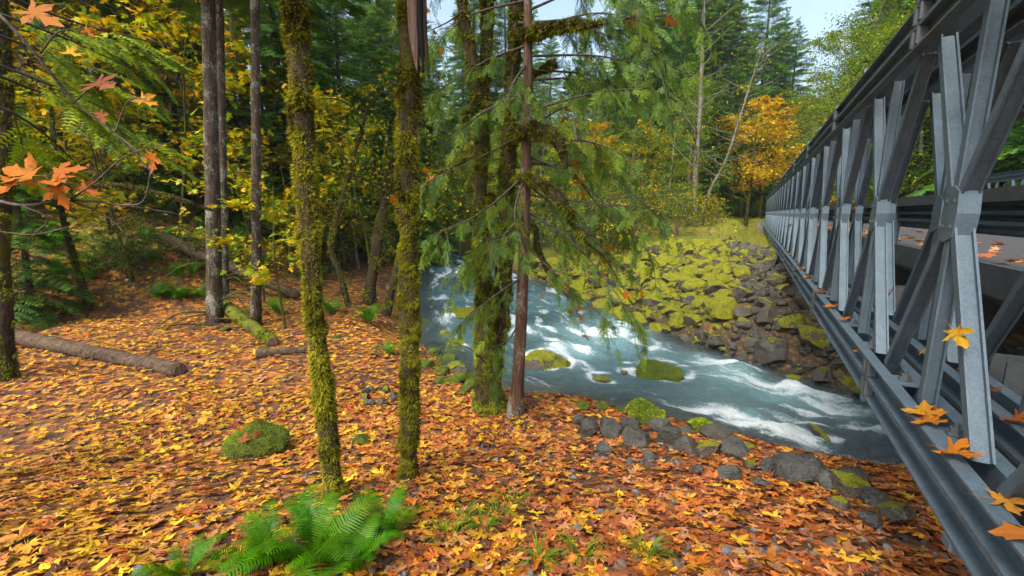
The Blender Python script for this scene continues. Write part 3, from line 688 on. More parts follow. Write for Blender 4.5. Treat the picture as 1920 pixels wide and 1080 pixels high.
protos['ald_b'] = broadleaf('alder_tree', 11, .13, 14, 8, 9000, 3.4, .15, .12, YGR + GRN[:2], 15, 'bark_alder', OVAL, lean=(1.2, -.3), up=.7)
protos['mapl_d'] = broadleaf('maple_tree', 5.5, .05, 9, 6, 750, 2.6, .3, .19, YEL[:4] + YGR[:4], 19, tmpl=LEAF_LO[0], lean=(.9, -.3), up=.35, flat=.75)
protos['shr_a'] = broadleaf('shrub', 1.9, .02, 5, 5, 1100, 1.0, .1, .075, YGR + GRN, 16, 'twig', OVAL, stems=4, up=.8, cat='shrub')
protos['shr_b'] = broadleaf('shrub', 1.5, .018, 5, 5, 900, .9, .05, .085, YEL[:3] + YGR, 17, 'twig', RHOMB, stems=5, up=.8, cat='shrub')
protos['shr_c'] = broadleaf('shrub', 1.2, .015, 5, 5, 900, .9, .05, .07, GRN, 18, 'twig', OVAL, stems=5, up=.6, cat='shrub')
used = set()
def plant(kind, x, y, sc_=1.0, rz=None, label='', group=None, sink=.05, name=None, tilt=0):
    p = protos[kind]
    o = p if kind not in used else copy_tree(p)
    used.add(kind)
    o.location = (x, y, tz(x, y) - sink); o.rotation_euler = (tilt, 0, rng.uniform(0, 6.28) if rz is None else rz)
    o.scale = (sc_ * rng.uniform(.93, 1.07), sc_ * rng.uniform(.93, 1.07), sc_)
    o['label'] = label
    if group: o['group'] = group
    if name: o.name = name
    return o

# forest on the slope left of the clearing (u = column in the photograph, Y = distance ahead)
def at(u, Y): return ((u - 960) / (FPX * (CT + .18 * ST)) * Y, Y)
LB = 'dark conifer in the forest covering the left hillside'
for (u, Y, k, s_) in [(95, 17, 'fir_a', .9), (185, 21, 'fir_c', .85), (255, 18, 'fir_c', .8), (262, 27, 'fir_c', .9), (330, 24, 'fir_a', 1), (480, 30, 'fir_c', 1), (560, 34, 'fir_b', 1.1), (520, 24, 'fir_b', .95), (640, 40, 'fir_e', 1.2), (700, 46, 'fir_d', 1.2), (380, 38, 'fir_d', 1.15), (120, 33, 'fir_c', 1), (210, 40, 'fir_a', 1.1), (445, 46, 'fir_a', 1.2), (60, 44, 'fir_a', 1.2), (300, 50, 'fir_d', 1.3), (600, 55, 'fir_d', 1.3), (740, 60, 'fir_d', 1.3), (140, 15, 'fir_c', .55), (215, 14.5, 'fir_c', .5), (290, 17, 'fir_c', .6), (345, 19, 'fir_c', .6), (60, 16, 'fir_c', .6), (540, 19, 'fir_c', .6), (180, 24, 'fir_c', .7), (600, 22, 'fir_c', .6), (765, 27, 'fir_e', .8), (725, 33, 'fir_d', .9), (800, 38, 'fir_e', 1.0)]:
    x, y = at(u, Y); plant(k, x, y, s_, label=LB, group='conifers on the left hillside')
LB = 'young drooping green conifer between the left hillside trunks'
for (u, Y, k, s_) in [(560, 19, 'hem_b', 1.0), (640, 23, 'hem_b', 1.15), (470, 17, 'hem_a', 1.0), (300, 15.5, 'hem_a', .9), (50, 14, 'hem_a', .9), (150, 25, 'hem_b', 1), (690, 30, 'hem_b', 1.2), (400, 26, 'hem_b', 1), (230, 29, 'hem_b', 1.1), (-20, 17, 'hem_b', .9), (20, 10.5, 'hem_a', .7)]:
    x, y = at(u, Y); plant(k, x, y, s_, label=LB, group='young conifers on the left hillside')
LB = 'small yellow leaved maple among the left hillside conifers'
for (u, Y, k, s_) in [(330, 17, 'mapl_a', 1.15), (240, 16, 'mapl_e', 1.0), (150, 19, 'mapl_b', 1.1), (520, 21, 'mapl_b', 1), (610, 26, 'mapl_b', 1.1), (440, 22, 'mapl_e', 1.2), (90, 22, 'mapl_e', 1.2), (370, 29, 'mapl_b', 1.2), (650, 31, 'mapl_a', 1.3), (280, 23, 'mapl_a', 1.2), (-10, 28, 'mapl_b', 1.2), (560, 15.5, 'mapl_c', .8), (200, 13.5, 'mapl_c', .7), (480, 13.2, 'mapl_d', .8), (515, 9.9, 'mapl_d', .62), (230, 12.5, 'mapl_d', 1.0), (330, 14, 'mapl_d', 1.15), (120, 13.5, 'mapl_d', 1.1), (30, 15, 'mapl_d', 1.2), (400, 16, 'mapl_d', 1.3), (590, 17, 'mapl_d', 1.0), (530, 16, 'mapl_d', 1.2), (170, 17, 'mapl_a', 1.2), (290, 20, 'mapl_d', 1.5), (640, 20, 'mapl_a', 1.1)]:
    x, y = at(u, Y); plant(k, x, y, s_, label=LB, group='yellow maples on the left hillside')
LB = 'mossy leaning maple with yellow green leaves beside the upstream creek'
for (u, Y, k, s_) in [(690, 17.5, 'mapl_c', 1.05), (720, 23, 'mapl_b', .95), (820, 29, 'mapl_c', 1.2), (760, 34, 'mapl_b', 1.1), (610, 18.5, 'mapl_c', .9), (850, 33, 'mapl_b', 1.0), (660, 25, 'mapl_c', 1.3), (790, 40, 'mapl_b', 1.3)]:
    x, y = at(u, Y); plant(k, x, y, s_, label=LB, group='mossy maples by the upstream bank')
# far bank
LB = 'tall green conifer in the forest behind the far creek bank'
for (u, Y, k, s_) in [(1190, 40, 'fir_d', 1.0), (1150, 52, 'fir_e', .9), (1265, 44, 'fir_e', 1.0), (1330, 50, 'fir_d', 1.15), (1360, 44, 'hem_b', 1.2), (1405, 58, 'fir_d', 1.25), (1380, 70, 'fir_e', 1.3), (1290, 62, 'fir_d', 1.2), (1440, 75, 'fir_d', 1.25), (1060, 62, 'fir_d', .8), (1230, 66, 'fir_d', 1.1), (1415, 46, 'hem_b', 1.0), (900, 70, 'fir_d', .9), (960, 85, 'fir_d', .8), (850, 60, 'fir_e', .9), (1330, 36, 'hem_b', .9), (1350, 56, 'fir_e', 1.3), (1215, 54, 'fir_e', 1.1), (1120, 70, 'fir_d', .9), (1010, 66, 'fir_e', .8), (820, 80, 'fir_d', 1.2), (780, 50, 'fir_e', 1.1), (1250, 56, 'fir_d', 1.2), (1310, 78, 'fir_d', 1.5), (1430, 95, 'fir_d', 1.4), (1460, 58, 'fir_e', 1.15), (1090, 58, 'fir_e', 1.1), (990, 56, 'fir_d', 1.0), (930, 60, 'fir_e', 1.1), (1160, 64, 'fir_d', 1.2), (870, 66, 'fir_d', 1.2), (1030, 78, 'fir_d', 1.2), (950, 40, 'fir_e', 1.0), (895, 46, 'fir_d', 1.0), (1290, 50, 'fir_d', 1.1)]:
    x, y = at(u, Y); plant(k, x, y, s_, label=LB, group='conifers behind the far bank')
LB = 'dark green conifer beyond the road behind the bridge'
for (u, Y, k, s_) in [(1720, 26, 'fir_d', 1), (1840, 20, 'hem_b', 1.2), (1900, 16, 'hem_b', 1.2), (1960, 19, 'fir_d', 1), (1790, 28, 'fir_d', 1.1), (1650, 36, 'fir_d', 1), (1600, 46, 'fir_d', 1.0), (1560, 60, 'fir_d', .8), (2080, 17, 'fir_d', 1.0), (2000, 13.5, 'hem_a', 1.1), (1880, 24, 'fir_d', 1.0), (1700, 44, 'fir_e', 1.1)]:
    x, y = at(u, Y); plant(k, x, y, s_, label=LB, group='conifers beyond the road')
LB = 'pale green alder with small fading leaves rising behind the bridge truss'
for (u, Y, k, s_) in [(1600, 30, 'ald_a', 1.15), (1660, 25, 'ald_b', 1.1), (1560, 38, 'ald_a', 1.1), (1640, 33, 'ald_a', 1.15), (1720, 22, 'ald_b', 1.0), (1520, 46, 'ald_b', 1.1), (1690, 29, 'ald_a', 1.2), (1580, 34, 'ald_b', 1.3), (1540, 42, 'ald_a', 1.0), (1620, 40, 'ald_a', 1.3), (1570, 27, 'ald_b', .8), (1640, 24, 'ald_b', 1.0), (1510, 52, 'ald_b', 1.3), (1600, 24, 'ald_b', .8)]:
    x, y = at(u, Y); plant(k, x, y, s_, label=LB, group='alders behind the bridge')
LB = 'leafy alder thinning out behind the cedar on the far bank'
for (u, Y, k, s_) in [(1090, 30, 'ald_b', .8), (1180, 34, 'ald_a', .75), (1010, 36, 'ald_b', .8), (870, 40, 'ald_b', 1), (1250, 33, 'ald_b', .85), (940, 32, 'ald_b', .75), (1140, 42, 'ald_a', .8), (1060, 44, 'ald_b', .9), (830, 46, 'ald_a', 1.0), (1290, 36, 'ald_a', .8), (860, 31, 'ald_b', .7), (910, 40, 'ald_a', .7), (1000, 46, 'ald_a', 1.0), (1200, 42, 'ald_a', 1.0), (1100, 50, 'ald_a', 1.1), (950, 50, 'ald_a', 1.0)]:
    x, y = at(u, Y); plant(k, x, y, s_, label=LB, group='alders behind the cedar')
for (u, Y, k, s_) in [(665, 21, 'ald_b', .65), (625, 28, 'ald_a', .7), (720, 28, 'ald_b', .8), (790, 31, 'ald_b', .75), (580, 24, 'ald_b', .7), (690, 36, 'ald_a', .8), (760, 42, 'ald_a', .9)]:
    x, y = at(u, Y); plant(k, x, y, s_, label='pale leafed alder upstream on the near creek bank', group='alders upstream on the near bank')
LB = 'bright yellow maple at the forest edge above the grassy far bank'
for (u, Y, k, s_) in [(1400, 36, 'mapl_e', 1.25), (1425, 40, 'mapl_e', 1.3), (1365, 38, 'mapl_e', 1.1), (1120, 37, 'mapl_e', 1.0), (1220, 29, 'mapl_a', .9), (1050, 30, 'mapl_a', .8), (980, 31, 'mapl_c', 1.0), (1160, 29, 'mapl_c', 1.0), (1110, 27, 'mapl_d', .9), (1250, 31, 'mapl_c', 1.1), (1020, 27, 'mapl_d', .8), (900, 34, 'mapl_b', .9), (1390, 42, 'mapl_b', 1.3)]:
    x, y = at(u, Y); plant(k, x, y, s_, label=LB, group='yellow maples on the far bank')
LB = 'leafy shrub with small green and yellow leaves on the far creek bank'
for i in range(60):
    u = rng.uniform(870, 1300); Y = rng.uniform(19, 30); x, y = at(u, Y)
    if float(-sdist(FAR, np.array([x]), np.array([y]))[0]) < 1.2: continue
    plant(['shr_a', 'shr_b', 'shr_c', 'shr_a'][i % 4], x, y, rng.uniform(.9, 1.9), label=LB, group='shrubs on the far bank')
for (u, Y) in [(1320, 24), (1345, 27), (1330, 30), (1300, 27), (1290, 23), (1315, 33)]:
    x, y = at(u, Y); plant('shr_b', x, y, 1.1, label='yellow leaved shrub at the edge of the far grass', group='yellow shrubs by the grass')
LB = 'low leafy shrub on the floor of the left hillside forest'
for i in range(44):
    u = rng.uniform(-40, 680); Y = rng.uniform(11, 26); x, y = at(u, Y)
    if float(sdist(HILL, np.array([x]), np.array([y]))[0]) < 1.5: continue
    plant(['shr_c', 'shr_b', 'shr_a'][i % 3], x, y, rng.uniform(.45, .9), label=LB, group='shrubs on the left hillside')
for i in range(16):
    u = rng.uniform(1480, 2000); Y = rng.uniform(15, 34); x, y = at(u, Y)
    if abs(x * BN[0] + y * BN[1] - 4) < 5.5: continue
    plant(['shr_a', 'shr_c'][i % 2], x, y, rng.uniform(1, 1.8), label='green shrub growing beyond the road behind the bridge', group='shrubs beyond the road')

# ------------------------------------------------------------------ trees of the foreground and middle distance
def moss_tufts(V, Q, n, r, size, mask=None, down=.8, thr=-.15, pal=((.055, .047, .007), (.14, .128, .008), (.22, .205, .012), (.35, .33, .02)), nscale=2.2, seed=0):
    """short sprigs growing out of a surface given as quads"""
    a, b, c, d = (V[Q[:, k]] for k in range(4)); N_ = np.cross(c - a, d - b); ar = np.linalg.norm(N_, axis=1); N_ = norm(N_)
    w = r.choice(len(Q), n, p=ar / ar.sum()); s_, t_ = r.random((n, 1)), r.random((n, 1))
    P = (a[w] * (1 - s_) + b[w] * s_) * (1 - t_) + (d[w] * (1 - s_) + c[w] * s_) * t_; Nn = N_[w]
    g = fbm(P * nscale * [1, 1, .7], 4, seed + 5); keep = g > thr
    if mask is not None: keep &= mask(P, Nn)
    P, Nn, g = P[keep], Nn[keep], g[keep]; n = len(P)
    D = norm(Nn * .95 + np.array([0, 0, -down]) * r.uniform(.3, 1.2, (n, 1)) + r.normal(0, .35, (n, 3)))
    tv = np.array([[-.16, 0, 0], [.16, 0, 0], [.02, 1, .1], [-.3, .35, .12], [.3, .4, .12]]); tt = np.array([[0, 1, 2], [0, 4, 3]])
    Vv, T = scatter(tv, tt, frames(D, Nn + r.normal(0, .3, (n, 3))), P - Nn * .004, size * r.uniform(.5, 1.3, n) * (.55 + .9 * sstep(-.5, .5, fbm(P * 9, 2, seed + 31))))
    h = np.clip(.5 + .40 * fbm(P * 5, 3, seed + 9) + .3 * fbm(P * [14, 14, 22], 2, seed + 19) + r.normal(0, .12, n), 0, .999); pal = np.array(pal); x = h * (len(pal) - 1); i = x.astype(int); f = (x - i)[:, None]
    return Vv, T, np.repeat(pal[i] * (1 - f) + pal[i + 1] * f, 5, 0)
def limb_leaves(mb, pts, n, r, size, pal, sd, tm=LEAF_LO[1]):
    p = np.asarray(pts); w = r.integers(0, len(p), n); leaves_into(mb, tm, p[w] + r.normal(0, sd, (n, 3)), size, r, pal, .6, .5)

def mossy_tree(name, label, paths, n_tuft, size, sides=22, seed=0, thr=-.25, mat='bark_under', crown=None, mask=None, lump=.16, pal=None):
    """paths: list of (points, radii); the first is the trunk, the rest are limbs"""
    r = np.random.default_rng(seed); base = np.array(paths[0][0][0], float); root = thing(name, label, 'tree', base)
    for i, (pts, rad) in enumerate(paths):
        pts = np.array(pts, float) - base; k = max(10, int(np.linalg.norm(np.diff(pts, axis=0), axis=1).sum() / .055)); k = min(k, 130)
        sp = spline(pts, k); rr = np.interp(np.linspace(0, 1, k), np.linspace(0, 1, len(rad)), rad)
        V, T, Q = tube(sp, rr, sides if i == 0 else max(8, sides // 2), lump, 2.6 if i == 0 else 6, seed + i); mb = MB(); mb.add(V, T, Q)
        o = link('trunk' if i == 0 else 'limb', mesh('trunk' if i == 0 else 'limb', mb, M[mat], True), root)
        ar = np.linalg.norm(np.diff(sp, axis=0), axis=1).sum() * np.mean(rr) * 6.28
        kw = {} if pal is None else {'pal': pal}
        V2, T2, C2 = moss_tufts(V, Q, int(n_tuft * ar), r, size, thr=thr, seed=seed, mask=mask, **kw); mb = MB(); mb.add(V2, T2, C=C2)
        tag(link('moss', mesh('moss', mb, M['moss']), o), kind='stuff')
    if crown:
        mb = MB(); crown(mb, r, base); tag(link('crown', mesh('crown', mb, M['foliage']), root), kind='stuff')
    return root
def high_crown(top, spread, n, size=.17):
    def f(mb, r, base):
        t = np.asarray(top) - base
        for k in range(9):
            a = k * 2.4; e = t + np.array([math.cos(a) * spread, math.sin(a) * spread, r.uniform(-.2, 1.6)]); pth = spline([t - [0, 0, .6], (t + e) / 2 + [0, 0, .3], e], 10)
            V, T, Q = tube(pth, np.linspace(.05, .008, 10), 5); mb.add(V, T, Q, C=(.08, .08, .02)); limb_leaves(mb, pth[4:], n // 9, r, size, YEL, .28)
    return f
# the two mossy trunks standing in front
b1 = GP(625, 938); b2 = GP(766, 903)
Y1, Y2 = b1[1], b2[1]
p1 = [b1 - [0, 0, .15], PD(624, 900, Y1), PD(606, 740, Y1 + .02), PD(588, 560, Y1 - .02), PD(574, 330, Y1), PD(562, 130, Y1 + .03), PD(548, -20, Y1), PD(530, -260, Y1)]
mossy_tree('mossy_maple', 'slender maple trunk furred with olive moss rising behind the big green fern', [(p1, [.15, .072, .062, .066, .062, .067, .064, .062])], 17000, .029, 26, 3, -3, crown=high_crown(p1[-1], 1.6, 160))
def scar_mask(P, Nn): return ~((P[:, 2] + b2[2] - .15 > 4.75) & (Nn[:, 1] < -.1) & (np.abs(P[:, 0] + b2[0] + .78) < .07))
p2 = [b2 - [0, 0, .15], PD(766, 870, Y2), PD(768, 700, Y2), PD(766, 500, Y2 - .02), PD(764, 300, Y2), PD(767, 130, Y2), PD(768, -20, Y2 + .03), PD(766, -300, Y2)]
t2 = mossy_tree('mossy_maple', 'mossy maple trunk with a torn strip of bare brown wood near its top', [(p2, [.14, .074, .067, .076, .074, .072, .076, .072])], 17000, .029, 26, 5, -1.3, crown=high_crown(p2[-1], 1.5, 150), mask=None)
q = [PD(782, 135, Y2 - .075), PD(778, 90, Y2 - .078), PD(774, 40, Y2 - .08), PD(772, -60, Y2 - .08), PD(770, -200, Y2 - .08)]
def strip(name, pts, w0, w1, mat, depth=.03):
    sp = spline(pts, 16); mb = MB(); V, T, Q = tube(np.zeros((16, 3)) + sp - np.array(p2[0]), np.interp(np.linspace(0, 1, 16), [0, .35, 1], [.005, w0, w1]), 8, .1, 8); mb.add(V, T, Q); return link(name, mesh(name, mb, M[mat], True), t2)
strip('bare_wood', q, .036, .042, 'scar')
strip('hollow', [a + [.048, .012, 0] for a in q], .026, .03, 'hollow'); strip('bark_flap', [a + [.078, .03, -.03] for a in q], .020, .024, 'bark_under')

# twin stemmed mossy maple at the water and the cedar beside it
b3 = GP(915, 768); Y3 = b3[1]
s1 = [b3 - [0, 0, .2], PD(913, 735, Y3), PD(912, 640, Y3 + .05), PD(908, 540, Y3), PD(900, 430, Y3), PD(903, 300, Y3), PD(905, 190, Y3), PD(912, 90, Y3 + .1), PD(915, -20, Y3 + .1), PD(925, -300, Y3 + .3)]
s2 = [PD(925, 700, Y3 + .05), PD(938, 600, Y3 + .18), PD(945, 500, Y3 + .22), PD(950, 380, Y3 + .2), PD(955, 250, Y3 + .2), PD(962, 120, Y3 + .22), PD(972, -20, Y3 + .25), PD(980, -300, Y3 + .4)]
fk = [PD(897, 200, Y3), PD(885, 110, Y3 - .1), PD(868, 20, Y3 - .1), PD(860, -120, Y3 - .15)]
l1 = [PD(955, 262, Y3 + .15), PD(985, 245, Y3 - .35), PD(1028, 248, Y3 - .6), PD(1052, 275, Y3 - .7), PD(1062, 315, Y3 - .75)]
l2 = [PD(955, 340, Y3 + .15), PD(995, 335, Y3 - .4), PD(1040, 365, Y3 - .65), PD(1070, 405, Y3 - .75), PD(1096, 455, Y3 - .8)]
l3 = [PD(965, 75, Y3 + .2), PD(1010, 60, Y3 - .4), PD(1070, 50, Y3 - .7), PD(1130, 46, Y3 - .9)]
l4 = [PD(905, 225, Y3), PD(885, 212, Y3 - .08), PD(874, 222, Y3 - .15), PD(872, 240, Y3 - .16)]
l5 = [PD(985, 150, Y3 + .1), PD(1015, 132, Y3), PD(1042, 120, Y3 - .1)]
l6 = [PD(905, 300, Y3), PD(870, 305, Y3 - .1), PD(835, 318, Y3 - .1), PD(800, 325, Y3)]
l7 = [PD(950, 450, Y3 + .2), PD(1000, 425, Y3 + .1), PD(1010, 470, Y3), PD(1040, 530, Y3 - .1)]
l8 = [PD(945, 392, Y3 + .2), PD(925, 372, Y3 + .1), PD(905, 372, Y3)]
def twigs_crown(mb, r, base):
    for (pa, pb) in [((1060, 300), (1150, 420)), ((1096, 452), (1180, 560)), ((1130, 46), (1250, 30)), ((868, 20), (800, 60)), ((800, 325), (740, 350)), ((1040, 530), (1090, 600)), ((990, 245), (1090, 190))]:
        a, b = PD(*pa, Y3 - .2) - base, PD(*pb, Y3 - .3) - base; pth = spline([a, (a + b) / 2 + r.normal(0, .06, 3), b], 8); V, T, Q = tube(pth, np.linspace(.012, .004, 8), 4); mb.add(V, T, Q, C=(.06, .045, .03))
        limb_leaves(mb, pth[2:], 9, r, .13, [(.50, .17, .03), (.55, .26, .02), (.36, .12, .04)], .12, LEAF_LO[0])
    t = PD(925, -300, Y3 + .3) - base
    for k in range(10):
        a = k * 2.4; e = t + np.array([math.cos(a) * 2.2, math.sin(a) * 2.2, r.uniform(-.2, 2)]); pth = spline([t, (t + e) / 2 + [0, 0, .3], e], 10); V, T, Q = tube(pth, np.linspace(.06, .008, 10), 5); mb.add(V, T, Q, C=(.08, .08, .02)); limb_leaves(mb, pth[4:], 22, r, .17, YEL, .3)
GPAL = ((.04, .042, .006), (.12, .135, .010), (.21, .23, .014), (.32, .34, .02))
mossy_tree('twin_stem_maple', 'twin stemmed mossy maple with drooping mossy limbs at the water edge', [(s1, [.30, .19, .15, .115, .092, .09, .086, .078, .07, .05]), (s2, [.10, .125, .115, .11, .10, .09, .08, .06]), (fk, [.09, .075, .06, .05]), (l1, [.06, .075, .085, .065, .02]), (l2, [.045, .055, .065, .055, .02]), (l3, [.06, .07, .05, .02]), (l4, [.05, .07, .09, .03]), (l5, [.04, .035, .06]), (l6, [.06, .04, .025, .012]), (l7, [.05, .045, .04, .02]), (l8, [.06, .06, .05])], 6000, .036, 20, 7, -.9, crown=twigs_crown, pal=GPAL)

def cedar_spray(seed):
    r = np.random.default_rng(seed); V, T, C = [], [], []; pal = np.array(GREEN_CED)
    def tri(a, b, c, col):
        k = len(V); V.extend([a, b, c]); T.append([k, k + 1, k + 2]); C.extend([col] * 3)
    ax = lambda t: np.array([.12 * t * t * math.sin(seed * 2.1), t, -.22 * t * t]); n = 9; base = pal[r.integers(0, len(pal))]
    for k in range(n):
        t = .06 + .9 * k / n; o = ax(t); ln = .40 * (1 - t) ** .7 * r.uniform(.6, 1.2) + .06
        for sg in (-1, 1):
            if r.random() < .08: continue
            an = math.radians(r.uniform(28, 48)); d = np.array([sg * math.sin(an), math.cos(an), -.3 * r.random()]); sd = norm(np.cross(d, [0, 0, 1])); col = base * r.uniform(.7, 1.35)
            e = o + d * ln; tri(o - sd * .017, o + sd * .017, e, col)
            for q in range(5):
                s_ = .2 + .75 * q / 5; c0 = o + d * ln * s_; l2_ = ln * .30 * (1.1 - s_) + .034
                for e_ in (-1, 1): tri(c0 - d * .013, c0 + d * .017, c0 + (d * .9 + sd * e_ * .6) * l2_, col * r.uniform(.85, 1.2))
    tri(ax(0) - [.008, 0, 0], ax(0) + [.008, 0, 0], ax(1.0), (.05, .06, .025)); return np.array(V), np.array(T), np.array(C)
CS = [cedar_spray(k) for k in range(6)]
def cedar(label, base, top_pts, rad, brs, seed, spray=.25, per=32, hang=.8):
    r = np.random.default_rng(seed); base = np.array(base, float); root = thing('cedar_tree', label, 'tree', base)
    sp = spline(np.array(top_pts) - base, 40); mb = MB(); V, T, Q = tube(sp, np.interp(np.linspace(0, 1, 40), np.linspace(0, 1, len(rad)), rad), 14, .12, 5, seed); mb.add(V, T, Q); link('trunk', mesh('trunk', mb, M['bark_cedar'], True), root)
    mc = MB()
    for pts in brs:
        pth = spline(np.array(pts) - base, 26); ln = np.linalg.norm(np.diff(pth, axis=0), axis=1).sum()
        mbb = MB(); V, T, Q = tube(pth, np.linspace(.016, .004, 26), 6, .1, 9); mbb.add(V, T, Q); link('branch', mesh('branch', mbb, M['twig'], True), root)
        segs = [pth]; tg0 = norm(pth[-1] - pth[0]); sd0 = norm(np.cross(tg0, [0, 0, 1.]))
        for k in range(int(3 + ln * 3)):
            o = pth[int(r.uniform(.25, .98) * 25)]; sl_ = r.uniform(.25, .6); e = norm(tg0 * r.uniform(.2, 1) + sd0 * r.choice([-1, 1]) * r.uniform(.2, .9) + [0, 0, -r.uniform(.1, .8)]) * sl_
            sg_ = spline([o, o + e * .5 + [0, 0, .04], o + e + [0, 0, -.12]], 26); segs.append(sg_); V, T, Q = tube(sg_[::5], np.linspace(.006, .002, 6), 3, cap=False); mc.add(V, T, Q, C=(.06, .05, .03))
        allp = np.vstack(segs); allt = np.vstack([norm(np.gradient(q_, axis=0)) for q_ in segs]); wgt = np.concatenate([np.full(26, np.linalg.norm(q_[-1] - q_[0])) * (np.linspace(0, 1, 26) > (.2 if z_ == 0 else 0)) for z_, q_ in enumerate(segs)])
        n = int(per * ln); ii = r.choice(len(allp), n, p=wgt / wgt.sum()); P = allp[ii]; tang = allt[ii]; t = (ii % 26) / 26.
        side = norm(np.cross(tang, [0, 0, 1])) * r.choice([-1, 1], n)[:, None]
        D = norm(tang * r.uniform(.1, .7, (n, 1)) + side * r.uniform(.1, .9, (n, 1)) + np.array([0, 0, -1]) * r.uniform(.25, 1.3, (n, 1)) * hang)
        Nn = norm(side * .8 + r.normal(0, .4, (n, 3)) + [0, -.25, .45]); vi = r.integers(0, len(CS), n); S = spray * r.uniform(.55, 1.3, n) * (1.1 - .35 * t)
        for q, (cv, ct, cc) in enumerate(CS):
            w = vi == q
            if w.any():
                V, T = scatter(cv, ct, frames(D[w], Nn[w]), P[w], S[w]); mc.add(V, T, C=np.tile(cc, (w.sum(), 1)) * np.repeat(r.uniform(.7, 1.25, w.sum()), len(cv))[:, None])
    tag(link('crown', mesh('crown', mc, M['needle']), root), kind='stuff'); return root
b4 = GP(966, 778); Y4 = b4[1]
tp = [b4 - [0, 0, .15], PD(968, 745, Y4), PD(975, 650, Y4), PD(982, 480, Y4), PD(986, 300, Y4), PD(990, 120, Y4), PD(990, -40, Y4), PD(992, -400, Y4), PD(995, -900, Y4)]
brs = []
for (a, b, c, dy) in [((987, 60), (1120, 25), (1260, 55), -.2), ((988, 105), (1120, 105), (1235, 130), -.6), ((987, 150), (1090, 150), (1180, 190), .4), ((986, 210), (1110, 175), (1215, 165), -.9), ((985, 265), (1100, 265), (1190, 300), -.4), ((984, 305), (1080, 312), (1180, 300), .5), ((984, 365), (1100, 380), (1215, 390), -.3), ((983, 390), (1090, 470), (1200, 610), -.5), ((981, 455), (1080, 550), (1150, 610), -.2), ((988, 20), (1100, -20), (1230, 0), -.8), ((988, -30), (1130, -60), (1290, 10), -.3), ((988, -60), (1160, -90), (1330, 60), .3), ((988, 130), (1130, 150), (1290, 250), .6), ((987, 40), (1150, 70), (1310, 150), .8), ((985, 230), (1110, 300), (1250, 420), .5), ((984, 290), (1100, 350), (1240, 500), 0.), ((983, 340), (1080, 420), (1190, 520), .6),
                      ((986, 85), (900, 120), (800, 185), -.3), ((985, 165), (900, 215), (830, 270), -.6), ((985, 250), (890, 300), (790, 345), -.2), ((983, 330), (900, 400), (800, 445), -.7), ((981, 440), (900, 480), (800, 540), -.4), ((979, 520), (920, 560), (865, 610), -.8), ((988, 0), (880, 30), (810, 90), .2), ((986, 120), (960, 160), (945, 210), -1.1), ((984, 330), (965, 400), (985, 480), -1.1), ((982, 400), (945, 440), (900, 450), -1.0), ((976, 600), (950, 640), (905, 655), -.5), ((988, -70), (850, -60), (740, 30), .4)]:
    brs.append([PD(*a, Y4), PD(*b, Y4 + dy * .5), PD(*c, Y4 + dy)])
for k in range(16):
    z = 4.6 + k * .34; a = k * 2.4; l_ = 1.9; x0 = np.array([b4[0] + .03, b4[1], z + 1.2]); brs.append([x0, x0 + [math.cos(a) * l_ * .5, math.sin(a) * l_ * .5, 0], x0 + [math.cos(a) * l_, math.sin(a) * l_, -.5]])
cedar('thin cedar with drooping flat green sprays beside the twin stemmed maple', b4, tp, [.17, .095, .082, .072, .066, .06, .052, .04, .02], brs, 21)

# firs of the clearing edge, edge trunk and saplings
def fir_trunk(label, u, v, top, r0, seed, mat='bark_fir', H=16, stubs=9):
    b = GP(u, v); r = np.random.default_rng(seed); root = thing('fir_tree', label, 'tree', b); t = PD(*top, b[1]) - b; f = H / t[2]
    sp = spline([[0, 0, -.2], [0, 0, .3], t * .5 * f * .5, t * f], 40); mb = MB(); V, T, Q = tube(sp, np.interp(np.linspace(0, 1, 40), [0, .04, .12, 1], [r0 * 1.35, r0 * 1.12, r0, r0 * .55]), 18, .07, 5, seed); mb.add(V, T, Q); link('trunk', mesh('trunk', mb, M[mat], True), root)
    mc = MB()
    for k in range(stubs):
        g = r.uniform(.15, .5); p0 = np.array([np.interp(g, np.linspace(0, 1, 40), sp[:, q]) for q in range(3)]); a = r.uniform(0, 6.28); l_ = r.uniform(.5, 2.2)
        pth = spline([p0, p0 + [math.cos(a) * l_ * .5, math.sin(a) * l_ * .5, .1], p0 + [math.cos(a) * l_, math.sin(a) * l_, -.3 * l_]], 8); m_ = MB(); V, T, Q = tube(pth, np.linspace(.03, .006, 8), 5, .2, 8); m_.add(V, T, Q); link('dead_branch', mesh('dead_branch', m_, M['bark_moss'], True), root)
    nb = 60; z = np.linspace(H * .55, H, nb); az = np.arange(nb) * 2.4; d = np.stack([np.cos(az), np.sin(az), 0 * az - .1], 1); P = np.stack([np.interp(z, sp[:, 2], sp[:, 0]), np.interp(z, sp[:, 2], sp[:, 1]), z], 1)
    for q, (bv, bt, bc) in enumerate(FB):
        w = np.arange(nb) % 4 == q; V, T = scatter(bv, bt, frames(d, np.tile([0, 0, 1.], (nb, 1)))[w], P[w], np.full(w.sum(), 2.6)); mc.add(V, T, C=np.tile(bc, (w.sum(), 1)))
    tag(link('crown', mesh('crown', mc, M['needle']), root), kind='stuff'); return root
fir_trunk('thick grey brown fir trunk flecked with lichen at the edge of the leafy clearing', 405, 607, (390, 0), .21, 31)
fir_trunk('darker fir trunk close behind the thick lichen flecked fir', 424, 588, (411, 0), .13, 32, 'bark_fir')
fir_trunk('thinner dark fir trunk standing alone beside the mossy log', 483, 612, (478, 0), .14, 33, 'bark_fir')
